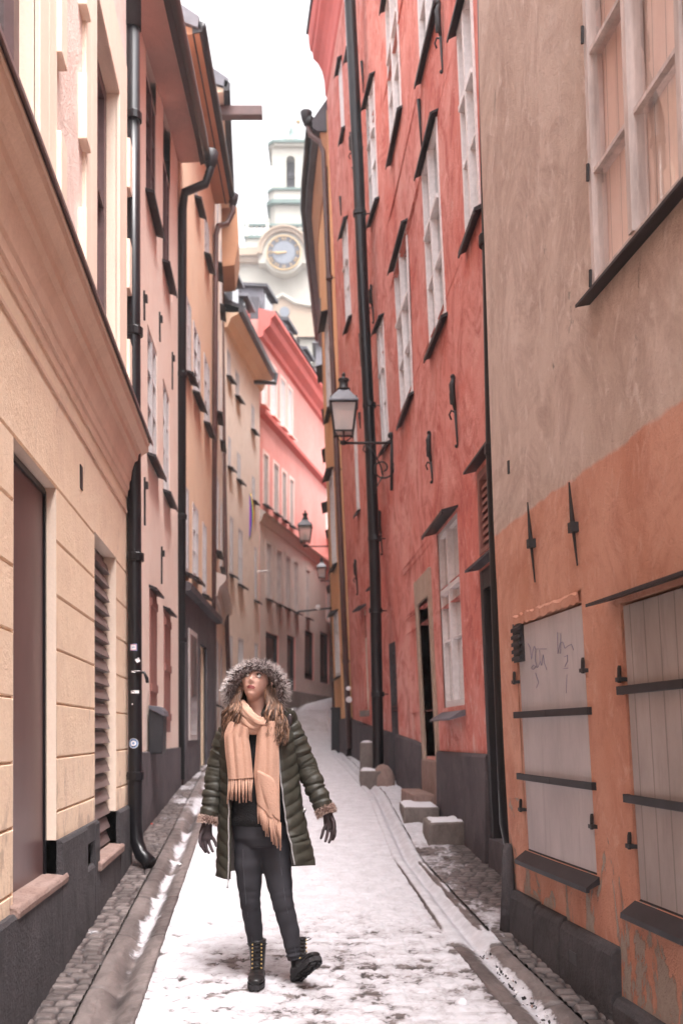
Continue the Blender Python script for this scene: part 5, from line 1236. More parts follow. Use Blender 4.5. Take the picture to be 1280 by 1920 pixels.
a = gpt(336, 1622); lump('litter', a[0], a[1], .022, 'crumpled white scrap in the left gutter', 'litter', 'sticker_w', seed=11, flat=.5)
m_ = MB()
for i in range(150):
    D = random.uniform(4.3, 5.9); x = float(gr0(D))+random.gauss(.16, .05); s_ = random.uniform(.003, .011); z = float(gz(D))-.028+random.uniform(0, .006)
    m_.obox(Matrix.Translation((x, D, z)) @ Euler((random.random()*3, random.random()*3, random.random()*3)).to_matrix().to_4x4(), s_*1.6, s_, s_*.6, random.choice((0, 0, 0, 1, 2)))
o = m_.build('gravel', ['iron', 'sticker_w', 'redstone']); tag(o, 'dark grit and cigarette ends lying in the right gutter', 'grit', kind='stuff')
# ================================================================== THE WOMAN
K = 5.21/F
def W(x, y, d=0.0): return Vector(((x-HX)*K, 5.21+d, CZ+(HY-y)*K))
M['skin'] = simple('skin', (.66, .40, .32), .5, var=.06, scale=20, bs=.02, spec=.35); M['lips'] = simple('lips', (.42, .12, .12), .45, var=.05)
M['eye_white'] = simple('eye_white', (.75, .72, .7), .2, var=.02, bs=0); M['iris'] = simple('iris', (.03, .02, .015), .15, var=.1, bs=0); M['brow'] = simple('brow', (.09, .045, .03), .8, var=.1)
M['coat'] = simple('olive_quilted_coat', (.033, .031, .022), .55, var=.25, scale=14, bs=.35, spec=.5)
M['lining'] = simple('grey_brown_lining', (.22, .19, .18), .8, var=.1)
M['zip'] = simple('silver_zip', (.45, .44, .45), .4, .5, var=.3, scale=160)
M['sweater'] = simple('black_knit', (.012, .012, .014), .9, var=.5, scale=120, bs=.8)
M['jeans'] = simple('charcoal_jeans', (.021, .020, .026), .85, var=.22, scale=9, bs=.25); M['seam'] = simple('jeans_seam', (.045, .043, .052), .8)
M['boot'] = simple('black_leather', (.012, .011, .012), .35, var=.3, scale=30, bs=.25); M['sole'] = simple('boot_sole', (.02, .018, .02), .8, var=.5, scale=40, bs=.4)
M['glove'] = simple('dark_brown_suede', (.030, .017, .020), .7, var=.3, scale=40, bs=.3)
M['scarf'] = simple('peach_wool', (.52, .315, .235), .95, var=.07, scale=120, bs=.5, spec=.1); M['brass'] = simple('brass_eyelets', (.7, .5, .2), .3, .7)
for n_, c_ in (('hair_mid', (.13, .066, .040)), ('hair_light', (.29, .16, .10)), ('hair_dark', (.05, .025, .017))): M[n_] = simple(n_, c_, .45, var=.25, scale=30, bs=0, spec=.5)
for n_, c_ in (('fur_dark', (.075, .055, .055)), ('fur_mid', (.28, .22, .21)), ('fur_pale', (.62, .56, .55))): M[n_] = simple(n_, c_, .7, var=.2, scale=30, bs=0, spec=.2)
for n_, c_ in (('cuff_dark', (.16, .10, .085)), ('cuff_mid', (.36, .24, .20)), ('cuff_pale', (.58, .44, .38))): M[n_] = simple(n_, c_, .8, var=.2, scale=30, bs=0, spec=.2)

def remeshed(name, mb, mat, parent, vox=.005, it=6, keep_local=True, post=None):
    o = mb.build('tmp', mat, None)
    r = o.modifiers.new('r', 'REMESH'); r.mode = 'VOXEL'; r.voxel_size = vox; r.use_smooth_shade = True
    s = o.modifiers.new('s', 'SMOOTH'); s.iterations = it; s.factor = .5
    dg = bpy.context.evaluated_depsgraph_get(); ev = o.evaluated_get(dg); me = bpy.data.meshes.new_from_object(ev)
    bpy.data.objects.remove(o)
    if post: post(me)
    off = wloc(parent) if parent is not None else Vector((0, 0, 0)); me.transform(Matrix.Translation(-off))
    me.polygons.foreach_set('use_smooth', [True]*len(me.polygons)); me.update()
    if not me.materials: me.materials.append(M[mat])
    q = bpy.data.objects.new(name, me); COL.objects.link(q)
    if parent is not None: q.parent = parent
    return q

# --- head: a sculpted grid, then fused with neck, torso, arms and legs into one skin
HC = W(479.5, 1279, .0)
HR = Matrix.Translation(HC) @ Euler((math.radians(-19), math.radians(6), math.radians(-9))).to_matrix().to_4x4()
# local head axes: x = her left (picture right), -y = face forward, z = up
def head_pt(th, ph):
    """th 0..pi from crown down, ph around; ph=0 faces forward (-y)"""
    s_, c_ = math.sin(th), math.cos(th)
    d = np.array([math.sin(ph)*s_, -math.cos(ph)*s_, c_])
    rx, ry, rz = .073, .092, .112
    if c_ < 0: rx *= 1-.30*(-c_)**1.3
    p = d*np.array([rx, ry, rz]); fr = max(0, math.cos(ph))*s_
    x, z = p[0], p[2]
    def G(cx_, cz_, sx, sz): return math.exp(-((x-cx_)/sx)**2-((z-cz_)/sz)**2)*(1 if fr > .1 else 0)
    f = 0
    f += .024*G(0, -.030, .0095, .012)+.013*G(0, -.010, .007, .022)            # nose tip, bridge
    f += .006*G(.011, -.032, .006, .006)+.006*G(-.011, -.032, .006, .006)
    f -= .013*(G(.031, .006, .017, .012)+G(-.031, .006, .017, .012))            # sockets
    f += .006*(G(.03, .026, .025, .009)+G(-.03, .026, .025, .009))              # brow ridge
    f += .006*(G(.042, -.022, .018, .016)+G(-.042, -.022, .018, .016))          # cheeks
    f += .008*G(0, -.057, .019, .006)+.009*G(0, -.067, .016, .006)-.005*G(0, -.0620, .022, .0025)   # lips
    f -= .006*G(0, -.078, .02, .006); f += .012*G(0, -.095, .020, .014)         # chin
    p[1] -= f
    if c_ < -.25 and fr > 0: p[1] -= .012*(-c_-.25)
    return p
mb = MB(); P_ = []
NT, NP = 90, 120
for i in range(NT+1):
    th = math.pi*max(.004, min(.996, i/NT)); P_.append([HR @ Vector(head_pt(th, 2*math.pi*j/NP)) for j in range(NP)])
mb.grid(P_, wrap=True); mb.f.append(tuple(range(NP-1, -1, -1))); mb.m.append(0); n0 = NT*NP; mb.f.append(tuple(n0+j for j in range(NP))); mb.m.append(0)
for sx in (-1, 1):
    e_ = [HR @ Vector((sx*.071, .012, .012)), HR @ Vector((sx*.082, .018, .008)), HR @ Vector((sx*.080, .014, -.022)), HR @ Vector((sx*.070, .006, -.030))]; mb.tube(e_, [.008, .011, .009, .005], 8)
mb.tube([HR @ Vector((0, .02, -.04)), W(480, 1330, .035), W(482, 1362, .045), W(483, 1400, .04)], [.050, .049, .054, .09], 20, ry=[.052, .050, .052, .06], up=(0, 1, 0))
# torso and limbs beneath the clothes
mb.tube([W(483, 1352, .05), W(482, 1372, .05), W(481, 1410, .05), W(484, 1460, .04), W(488, 1500, .03), W(490, 1545, .03), W(489, 1575, .03)], [.07, .15, .165, .135, .125, .155, .12], 24, ry=[.06, .085, .10, .09, .085, .10, .08], up=(0, 1, 0))
ARML = [W(440, 1370, .05), W(408, 1440, .07), W(392, 1535, .02)]; ARMR = [W(528, 1370, .05), W(574, 1440, .08), W(611, 1524, .03)]
LEGL = [W(466, 1560, .03), W(466, 1620, .01), W(469, 1690, -.01), W(475, 1745, .03), W(481, 1800, .05)]
LEGR = [W(511, 1560, .03), W(518, 1620, .0), W(531, 1690, -.05), W(545, 1745, -.05), W(553, 1795, -.06)]
for A in (ARML, ARMR): mb.tube(A, [.028, .030, .024], 14)
for A in (LEGL, LEGR): mb.tube(A, [.074, .066, .047, .041, .030], 18)
def skin_post(me):
    me.materials.clear(); me.materials.append(M['skin']); me.materials.append(M['lips'])
    Hi = HR.inverted()
    for p in me.polygons:
        c_ = Hi @ p.center
        if c_.y < -.05 and ((c_.x/.0215)**2+((c_.z+.062)/.0085)**2) < 1 - .15*math.cos(c_.x*200): p.material_index = 1
person = remeshed('person', mb, 'skin', None, vox=.0042, it=3, post=skin_post)
tag(person, 'woman in open green quilted coat with fur hood and long peach scarf, looking up', 'person')
def child(mb, name, mats, smooth=True, **k): return mb.build(name, mats, person, smooth=smooth, **k)
# eyes, brows, lashes
for sx in (-1, 1):
    m_ = MB(); c0 = HR @ Vector((sx*.031, -.0765, .006)); m_.sphere(c0, .0125, 16, 12)
    look = (HR.to_3x3() @ Vector((-.42, -1, .38))).normalized()
    ir = MB(); q = c0+look*.0088; ir.sphere(q, .0062, 12, 8)
    ey = child(m_, 'eye', 'eye_white'); child(ir, 'iris', 'iris').parent = person
    m_ = MB(); m_.tube([HR @ Vector((sx*a, -b, c_)) for a, b, c_ in ((.017, .086, .010), (.024, .089, .0165), (.033, .0885, .0175), (.041, .0835, .0145), (.047, .077, .009))], [.0016, .0026, .0030, .0024, .001], 6); child(m_, 'eyelid', 'brow')
    m_ = MB(); m_.tube([HR @ Vector((sx*a, -b, c_)) for a, b, c_ in ((.018, .087, -.003), (.031, .0875, -.0065), (.044, .079, -.001))], .0012, 5); child(m_, 'lower_lashes', 'brow')
    m_ = MB(); m_.tube([HR @ Vector((sx*a, -b, c_)) for a, b, c_ in ((.013, .093, .027), (.026, .0935, .033), (.040, .087, .033), (.051, .076, .026))], [.0022, .0036, .003, .001], 6, ry=[.0015]*4); child(m_, 'eyebrow', 'brow')
m_ = MB(); m_.tube([HR @ Vector((a, -b, -.0618)) for a, b in ((-.0225, .080), (-.010, .0925), (0, .0945), (.010, .0925), (.0225, .080))], .0011, 5); child(m_, 'mouth_line', 'iris')

# --- sweater
m_ = MB(); m_.tube([W(482, 1350, .05), W(482, 1366, .05), W(481, 1410, .05), W(484, 1455, .04), W(487, 1490, .03), W(489, 1530, .03), W(489, 1548, .03)], [.075, .165, .176, .15, .145, .168, .17], 40, ry=[.07, .10, .118, .106, .10, .115, .115], up=(0, 1, 0))
child(m_, 'sweater', 'sweater')
# --- jeans (one garment)
m_ = MB()
def legtube(A, r):
    pts = []; rr = []
    for i in range(len(A)-1):
        for k in range(12):
            t = k/12; pts.append(A[i].lerp(A[i+1], t)); rr.append(r[i]*(1-t)+r[i+1]*t)
    pts.append(A[-1]); rr.append(r[-1])
    n = len(pts)
    for i in range(n):
        z = i/n
        w_ = .35*.0035*math.sin(i*2.3+math.sin(i*.9)*2)*math.exp(-((z-.50)/.07)**2)*2.2+.003*math.sin(i*2.9)*math.exp(-((z-.95)/.08)**2)*2+.0016*math.sin(i*1.1)
        rr[i] += w_
    return pts, rr
for A, r in ((LEGL, [.081, .079, .056, .048, .035]), (LEGR, [.084, .081, .058, .051, .037])):
    p_, q_ = legtube(A, r); m_.tube(p_, q_, 24)
m_.tube([W(489, 1500, .03), W(489, 1540, .03), W(489, 1575, .02), W(489, 1592, .01)], [.135, .158, .150, .10], 30, ry=[.09, .11, .11, .09], up=(0, 1, 0))
jeans = remeshed('jeans', m_, 'jeans', person, vox=.006, it=3)
for A, sx in ((LEGL, -.3), (LEGR, .35)):
    m_ = MB(); p_, q_ = legtube(A, [.081, .078, .055, .047, .034]); m_.tube([p_[i]+Vector((sx*q_[i], -q_[i]*.955, 0)) for i in range(6, len(p_)-2, 2)], .0022, 5); child(m_, 'side_seam', 'seam').parent = person

# --- coat: body shell with chevron quilting, sleeves, hood
RX = np.interp
cy_ = [1340, 1352, 1375, 1400, 1450, 1500, 1550, 1600, 1640]
c_l = [436, 420, 411, 408, 411, 411, 409, 407, 406]; c_r = [530, 545, 553, 555, 558, 564, 573, 583, 590]
e_l = [432, 430, 428, 429, 431, 432, 433, 433, 433]; e_r = [520, 520, 521, 523, 527, 533, 540, 548, 554]
cd = [.05, .05, .05, .05, .045, .035, .03, .025, .02]; cry = [.085, .11, .135, .14, .145, .15, .16, .17, .18]
def coat_pt(y, side, t, off=0):
    """t 0 = front edge, 1 = middle of the back; side -1 picture-left, +1 picture-right"""
    hem = 6*(1-t) if side < 0 else -22*(1-t)
    yy = y + (hem if y > 1600 else hem*max(0, (y-1560)/40))*1.0
    l, r = RX(y, cy_, c_l), RX(y, cy_, c_r); cx_ = (l+r)/2; rx = (r-l)/2; ry = RX(y, cy_, cry)
    ed = (RX(y, cy_, e_l)-cx_)/rx if side < 0 else (RX(y, cy_, e_r)-cx_)/rx
    a0 = math.asin(max(-1, min(1, abs(ed)))); a = a0+(math.pi-a0)*t
    s_ = y*.9+side*0-RX(t, [0, .45, 1], [0, -26, -20])+(3 if side > 0 else 0)
    ph = s_/19.5; f = abs(math.sin(math.pi*ph)); puff = .0080*(f**.6)*min(1, t/.03+.15)
    puff *= RX(y, [1340, 1365, 1640], [.4, 1, 1]); puff += .0060*(float(vnoise(t*14, y*.09, side*3.0))-.5)
    o = puff+off
    x = cx_+side*math.sin(a)*rx; p = W(x, yy, RX(y, cy_, cd)-math.cos(a)*ry)
    return p+Vector((side*math.sin(a)*o, -math.cos(a)*o, 0))
m_ = MB(); ysC = np.linspace(1342, 1638, 150)
for side in (-1, 1):
    tt = [0, .008, .02, .035]+list(np.linspace(.05, 1, 56))
    P_ = [[coat_pt(y, side, t) for t in tt] for y in ysC]; m_.grid(P_, 0)
    P_ = [[coat_pt(y, side, t, -.016-.010*0) for t in (0, .03, .1, .25, .5, .75, 1)] for y in ysC[::4]]; m_.grid(P_, 1)
    # front placket rim and hem closing strips
    m_.grid([[coat_pt(y, side, 0, 0), coat_pt(y, side, 0, -.016)] for y in ysC], 0)
    m_.grid([[coat_pt(1638, side, t, 0), coat_pt(1638, side, t, -.016)] for t in tt], 0)
# shoulder yoke
m_.tube([W(428, 1356, .05), W(440, 1348, .052), W(483, 1338, .06), W(530, 1346, .052), W(541, 1354, .05)], [.060, .066, .064, .066, .060], 20)
# sleeves
def sleeve(A, r, flat=1.0):
    segs = []
    B = [A[0]+(A[0]-A[1]).normalized()*.015]+A
    cum = [0]
    for i in range(len(A)-1): cum.append(cum[-1]+(A[i+1]-A[i]).length)
    L = cum[-1]; n = 84; pts = []; rr = []
    for i in range(n+1):
        s_ = L*i/n
        k = max(j for j in range(len(cum)) if cum[j] <= s_+1e-9); k = min(k, len(A)-2); t = (s_-cum[k])/(cum[k+1]-cum[k])
        # rounded elbow
        p = A[k].lerp(A[k+1], t); w_ = .25*math.exp(-((s_-cum[1])/.05)**2)
        p = p.lerp((A[0]+A[-1])/2, w_*.12)
        f = abs(math.sin(math.pi*(s_/.047+.2+.35*math.sin(s_*19)))); pts.append(p+Vector((.003*math.sin(i*.37), 0, .002*math.sin(i*.5)))); rr.append(RX(s_/L, [0, .08, .5, 1], r)+.0062*f**.6-.001+.0022*math.sin(i*.83)+.0016*math.sin(i*1.9))
    m_.tube(pts, rr, 26)
sleeve([W(428, 1366, .05), W(405, 1440, .07), W(391, 1537, .02)], [.052, .062, .058, .047])
sleeve([W(541, 1362, .05), W(573, 1440, .08), W(609, 1521, .03)], [.052, .062, .058, .048])
coat = child(m_, 'coat', ['coat', 'lining'])
md = coat.modifiers.new('s', 'SUBSURF'); md.levels = 0; md.render_levels = 0
for side in (-1, 1):
    z_ = MB(); z_.tube([coat_pt(y, side, .0, .004)+Vector((-side*.003, -.004, 0)) for y in np.linspace(1378, 1638, 60)], .0042, 6, ry=.003); child(z_, 'zip', 'zip').parent = person
z_ = MB(); q = coat_pt(1638, -1, 0, 0); z_.tube([q, q+Vector((-.004, -.01, -.03)), q+Vector((-.004, -.01, -.045))], [.005, .003, .006], 6); child(z_, 'zip_pull', 'zip')
z_ = MB(); q = coat_pt(1520, 1, .28, .01); z_.obox(Matrix.Translation(q) @ Euler((0, .3, .6)).to_matrix().to_4x4(), .016, .004, .022); child(z_, 'pocket_tag', 'zip')
z_ = MB()

# hood shell behind the head
m_ = MB(); P_ = []; HO = W(482, 1304, .075)
for i in range(17):
    a = math.pi*.5*i/16; row = []
    for j in range(33):
        b = -1.06*math.pi/1.06*0+(-.72+1.44*j/32)*math.pi+math.pi/2
        r1_, r2_ = .150*math.cos(a)+.0, .150*math.cos(a)
        puff = 1+.03*abs(math.sin(b*5))
        row.append(HO+Vector((math.cos(b)*.158*math.cos(a)**.7*puff, math.sin(a)*.19-.05, math.sin(b)*.150*math.cos(a)**.7*puff)))
    P_.append(row)
m_.grid(P_); h_ = child(m_, 'hood', 'coat'); md = h_.modifiers.new('s', 'SOLIDIFY'); md.thickness = .012
# collar flap with snaps on picture-right
m_ = MB(); m_.grid([[W(515, 1330, .00), W(535, 1322, .02), W(553, 1330, .06), W(556, 1338, .10)], [W(517, 1345, -.02), W(538, 1342, .0), W(556, 1348, .05), W(560, 1352, .10)], [W(520, 1372, -.03), W(536, 1366, -.01), W(550, 1362, .03), W(556, 1362, .08)]]); c_ = child(m_, 'collar', 'coat'); md = c_.modifiers.new('s', 'SOLIDIFY'); md.thickness = .018; md2 = c_.modifiers.new('b', 'SUBSURF'); md2.levels = 2; md2.render_levels = 2
m_ = MB(); m_.grid([[W(452, 1330, .00), W(432, 1326, .02), W(417, 1336, .06)], [W(446, 1350, -.02), W(428, 1348, .0), W(414, 1352, .05)], [W(436, 1374, -.03), W(424, 1370, -.01), W(414, 1368, .03)]]); c_ = child(m_, 'collar', 'coat'); md = c_.modifiers.new('s', 'SOLIDIFY'); md.thickness = .018; md2 = c_.modifiers.new('b', 'SUBSURF'); md2.levels = 2; md2.render_levels = 2
for (x, y) in ((548, 1331), (544, 1341)): m_ = MB(); m_.sphere(W(x, y, -.005), .006, 8, 6); child(m_, 'snap', 'zip')
m_ = MB(); m_.sphere(W(543, 1352, -.03), .022, 14, 10, sz=(.7, .5, 1.5)); child(m_, 'toggle', 'glove')

# --- fur
def tuft(mb, p, d, L, w, mi):
    d = d.normalized(); a = d.orthogonal().normalized(); b = d.cross(a); bend = Vector((RNG.normal()*.3, RNG.normal()*.3, RNG.normal()*.3-.15))*L*.5
    q = p+d*L*.55+bend*.35; e_ = p+d*L+bend
    mb.add([p+a*w, p-a*w*.5+b*w*.87, p-a*w*.5-b*w*.87, q+a*w*.6, q-a*w*.3+b*w*.5, q-a*w*.3-b*w*.5, e_], [(0, 1, 4, 3), (1, 2, 5, 4), (2, 0, 3, 5), (3, 4, 6), (4, 5, 6), (5, 3, 6)], mi)
fur = MB()
path = []
for i in range(61):
    b = math.radians(-52+284*i/60)      # from lower right over the top to lower left
    # tilted opening, wider than tall
    x = 481+47*math.cos(b)*(1.05 if math.sin(b) < .3 else 1); y = 1296-45*math.sin(b)
    x += 3*math.sin(b); path.append(W(x, y, -.035+.05*max(0, -math.sin(b))-.035*max(0, math.sin(b))))
fur.tube(path, [.025]*61, 12, mi=0)
random.seed(3)
for i in range(5200):
    t = random.random()*59.9; k = int(t); p0 = path[k].lerp(path[k+1], t-k); tn = (path[k+1]-path[k]).normalized()
    out = (p0-W(482, 1300, -.02)); out = (out-tn*out.dot(tn)).normalized(); ax = tn.cross(out).normalized()
    w_ = random.uniform(-math.pi, math.pi); dr_ = out*math.cos(w_)+ax*math.sin(w_)
    L = random.uniform(.020, .042)*(1.0 if math.cos(w_) > -.2 else .5)
    dd = dr_+tn*random.gauss(0, .35)+Vector((0, -.25, -.12)); cl = random.random()
    mi = 2 if (math.cos(w_) > .35 and cl < .7) else (1 if cl < .72 else (0 if cl < .93 else 2))
    tuft(fur, p0+dr_*.022, dd, L, .0017, mi)
fr_ = child(fur, 'fur_trim', ['fur_dark', 'fur_mid', 'fur_pale'], smooth=False)
def cuff(A, B, r):
    m_ = MB(); d = (B-A).normalized(); m_.tube([A-d*.012, A, A+d*.012, A+d*.024], [r, r+.008, r+.008, r], 18, mi=0)
    for i in range(1100):
        a = d.orthogonal().normalized(); b = d.cross(a); w_ = random.uniform(0, 2*math.pi); dr_ = a*math.cos(w_)+b*math.sin(w_); s_ = random.uniform(-.016, .030)
        tuft(m_, A+d*s_+dr_*(r+.004), dr_+d*random.gauss(.2, .5), random.uniform(.010, .020), .0013, random.choice((0, 1, 1, 2, 2)))
    child(m_, 'fur_cuff', ['cuff_dark', 'cuff_mid', 'cuff_pale'], smooth=False)
cuff(W(391, 1536, .02), W(389, 1546, .015), .046); cuff(W(609, 1519, .03), W(613, 1528, .025), .045)

# --- gloves: palm, four unequal fingers and a thumb, relaxed
def glove(pts_palm, fingers, thumb):
    m_ = MB()
    m_.tube([p for p, a, b in pts_palm], [a for p, a, b in pts_palm], 18, ry=[b for p, a, b in pts_palm], up=(0, 1, 0))
    for f_ in fingers+[thumb]:
        n = len(f_); m_.tube(f_, [.0098, .0092, .0086, .0076, .0045][:n], 10)
        for q, r in zip(f_[:-1], (.0098, .0094, .0087, .0077)): m_.sphere(q, r, 10, 8)
    return remeshed('glove', m_, 'glove', person, vox=.0026, it=4)
# picture-left hand: hangs, fingers curling forward and to the right
glove([(W(389, 1538, .02), .030, .027), (W(387, 1550, .015), .030, .024), (W(385, 1562, .01), .036, .021), (W(387, 1573, .00), .036, .019), (W(389, 1578, 0), .030, .017)],
 [[W(379, 1568, .0), W(379, 1580, -.01), W(381, 1590, -.015), W(386, 1597, -.02), W(388, 1599, -.02)],
  [W(384, 1571, .0), W(386, 1583, -.015), W(389, 1593, -.025), W(393, 1598, -.035), W(395, 1599, -.04)],
  [W(390, 1572, .005), W(394, 1583, -.015), W(398, 1591, -.03), W(401, 1595, -.045), W(402, 1596, -.05)],
  [W(395, 1568, .01), W(401, 1574, -.01), W(405, 1580, -.025), W(407, 1585, -.04), W(407, 1587, -.045)]],
 [W(382, 1556, -.005), W(377, 1566, -.03), W(377, 1577, -.05), W(380, 1585, -.06), W(382, 1588, -.06)])
glove([(W(612, 1522, .03), .029, .026), (W(615, 1533, .025), .029, .023), (W(618, 1544, .02), .034, .020), (W(619, 1553, .015), .034, .018), (W(619, 1557, .01), .028, .016)],
 [[W(625, 1548, .02), W(628, 1559, .01), W(627, 1568, -.005), W(624, 1574, -.01), W(623, 1576, -.01)],
  [W(620, 1552, .01), W(622, 1563, .0), W(620, 1572, -.01), W(617, 1579, -.02), W(616, 1581, -.02)],
  [W(614, 1552, .01), W(614, 1562, -.005), W(612, 1571, -.015), W(610, 1577, -.025), W(609, 1579, -.025)],
  [W(610, 1549, .0), W(606, 1557, -.015), W(604, 1565, -.025), W(602, 1571, -.03), W(602, 1573, -.03)]],
 [W(622, 1535, .0), W(626, 1542, -.03), W(626, 1553, -.05), W(623, 1562, -.055), W(622, 1564, -.055)])

# --- boots
def boot(Mt, name='boot', up=0.0):
    AK = Vector((0, -.06, .06)); Ms = Mt @ Matrix.Translation(AK) @ Matrix.Rotation(up, 4, 'X') @ Matrix.Translation(-AK)
    def BT(x, y, z):
        k = float(sstep(.07, .11, z)); p = Vector((x, y, z)); return (Mt @ p).lerp(Ms @ p, k)
    m_ = MB()
    sec = [(-.0, .030, .035, .050), (.012, .034, .055, .052), (.05, .036, .075, .054), (.09, .036, .072, .045), (.13, .040, .056, .036), (.17, .044, .046, .030), (.21, .045, .042, .026), (.245, .038, .036, .022), (.268, .022, .026, .018)]
    rows = []
    for (y, hw, h, _) in sec:
        row = []
        for j in range(20):
            a = 2*math.pi*j/20; row.append(Mt @ Vector((math.cos(a)*hw*(1.08 if math.sin(a) < 0 else 1), -y, .026+h*.5*(1+math.sin(a))+(.004 if y > .2 else 0))))
        rows.append(row)
    m_.grid(rows, wrap=True); m_.f.append(tuple(range(20))); m_.m.append(0); n = (len(sec)-1)*20; m_.f.append(tuple(n+j for j in range(19, -1, -1))); m_.m.append(0)
    m_.tube([BT(0, -.055, .05), BT(0, -.050, .10), BT(0, -.042, .15), BT(0, -.040, .215)], [.038, .041, .045, .049], 20, ry=[.052, .048, .047, .050], up=(0, 1, 0))
    b_ = remeshed(name, m_, 'boot', person, vox=.004, it=4)
    s_ = MB(); out = [(.036, 0), (.040, .05), (.036, .10), (.046, .17), (.047, .21), (.038, .250), (.018, .274), (-.018, .274), (-.038, .250), (-.045, .21), (-.042, .17), (-.034, .10), (-.038, .05), (-.034, 0), (-.02, -.010), (.02, -.010)]
    n = len(out)
    def zz(y, top): return (.030 if top else (.0 if (y < .075 or y > .10) and y < .235 else (.008 if y <= .10 else .006)))
    s_.add([Mt @ Vector((x, -y, zz(y, 0))) for x, y in out]+[Mt @ Vector((x*1.02, -y, .030)) for x, y in out], [(j, (j+1) % n, n+(j+1) % n, n+j) for j in range(n)]+[tuple(range(n-1, -1, -1)), tuple(range(n, 2*n))])
    for k in range(11):
        y = .012+k*.024
        if .08 < y < .1: continue
        for sx in (-1, 1): s_.obox(Mt @ Matrix.Translation((sx*.019, -y, -.002)) @ Euler((0, 0, sx*.5)).to_matrix().to_4x4(), .026, .012, .010)
    child(s_, 'boot_sole', 'sole', smooth=False)
    l_ = MB(); ey = MB()
    for k in range(7):
        t = k/6; y0_ = .135-.048*min(1, t*1.6); z0_ = .082+.118*t
        if t > .35: y0_ = .103-.006*(t-.35)
        for sx in (-1, 1): ey.sphere(BT(sx*.024, -y0_, z0_), .0055, 8, 6)
        l_.tube([BT(-.021, -y0_-.003, z0_), BT(0, -y0_-.010, z0_+.008), BT(.021, -y0_-.003, z0_+.014)], .0028, 6)
        l_.tube([BT(.021, -y0_-.003, z0_), BT(0, -y0_-.009, z0_+.008), BT(-.021, -y0_-.003, z0_+.014)], .0028, 6)
    for sx in (-1, 1): l_.tube([BT(0, -.105, .20), BT(sx*.03, -.115, .215), BT(sx*.055, -.10, .205), BT(sx*.025, -.105, .195)], .0025, 6)
    child(l_, 'laces', 'iron'); child(ey, 'eyelets', 'brass')
zf = float(gz(5.21))
pL = W(481, 1840, .09); boot(Matrix.Translation((pL.x, 5.30, float(gz(5.25))+.012)) @ Euler((math.radians(3.5), 0, math.radians(2))).to_matrix().to_4x4())
pR = W(556, 1840, -.05); boot(Matrix.Translation((pR.x, 5.19, float(gz(5.19))+.012)) @ Euler((math.radians(-34), math.radians(4), math.radians(30))).to_matrix().to_4x4(), up=math.radians(26))

# --- scarf
def cloth(rows, name='scarf', th=.007):
    m_ = MB(); m_.grid(rows, 0); o = child(m_, name, 'scarf'); a = o.modifiers.new('b', 'SUBSURF'); a.levels = 1; a.render_levels = 2; s = o.modifiers.new('s', 'SOLIDIFY'); s.thickness = th; return o
def tail(L_, R_, d0, n=26, m=14, folds=3, seed=0, amp=.010):
    """L_/R_ = lists of (x,y) picture points down both edges"""
    rows = []
    for i in range(n+1):
        t = i/n*(len(L_)-1); k = min(int(t), len(L_)-2); f = t-k
        a = (L_[k][0]*(1-f)+L_[k+1][0]*f, L_[k][1]*(1-f)+L_[k+1][1]*f); b = (R_[k][0]*(1-f)+R_[k+1][0]*f, R_[k][1]*(1-f)+R_[k+1][1]*f)
        row = []
        for j in range(m+1):
            s_ = j/m; x = a[0]+(b[0]-a[0])*s_; y = a[1]+(b[1]-a[1])*s_
            y0 = 1340+(i/n)*250
            bulge = -.02*math.sin(math.pi*s_)
            w_ = amp*math.sin(s_*math.pi*2*folds+seed+i*.05)*(1-.4*i/n)
            row.append(W(x, y, float(np.interp(y, [1330, 1370, 1420, 1600], d0))+bulge+w_))
        rows.append(row)
    cloth(rows); return rows[-1]
def fringe(edge, dy, n, lean=0):
    m_ = MB()
    for k in range(n):
        t = k/(n-1)*(len(edge)-1); i = min(int(t), len(edge)-2); p = edge[i].lerp(edge[i+1], t-i)
        L = dy*random.uniform(.88, 1.08); dx = random.gauss(lean, .006)
        m_.tube([p+Vector((0, 0, .006)), p+Vector((dx*.4, -.004, -L*.5)), p+Vector((dx, random.gauss(0, .006), -L))], [.0036, .0042, .0036], 6)
    child(m_, 'fringe', 'scarf')
eL = tail([(434, 1352), (425, 1378), (428, 1410), (432, 1440), (434, 1460)], [(470, 1366), (468, 1384), (472, 1410), (475, 1440), (477, 1457)], [-.09, -.105, -.115, -.125], seed=.4)
fringe(eL, .120, 15)
eR = tail([(488, 1356), (486, 1380), (484, 1415), (481, 1450), (485, 1480), (487, 1502)], [(520, 1352), (522, 1385), (525, 1420), (526, 1460), (527, 1510), (528, 1546)], [-.09, -.105, -.12, -.14], seed=1.6, folds=2)
fringe(eR, .125, 19, .012)
rows = [[W(x, y, d) for x, y, d in r] for r in (
  [(484, 1440, -.135), (496, 1446, -.15), (508, 1452, -.152), (520, 1460, -.145)],
  [(487, 1462, -.137), (499, 1472, -.155), (512, 1482, -.157), (525, 1490, -.147)],
  [(494, 1482, -.137), (504, 1496, -.157), (516, 1508, -.157), (527, 1518, -.149)],
  [(503, 1506, -.137), (511, 1520, -.155), (520, 1530, -.155), (529, 1540, -.149)])]
cloth(rows); fringe(rows[-1], .11, 9, .014)
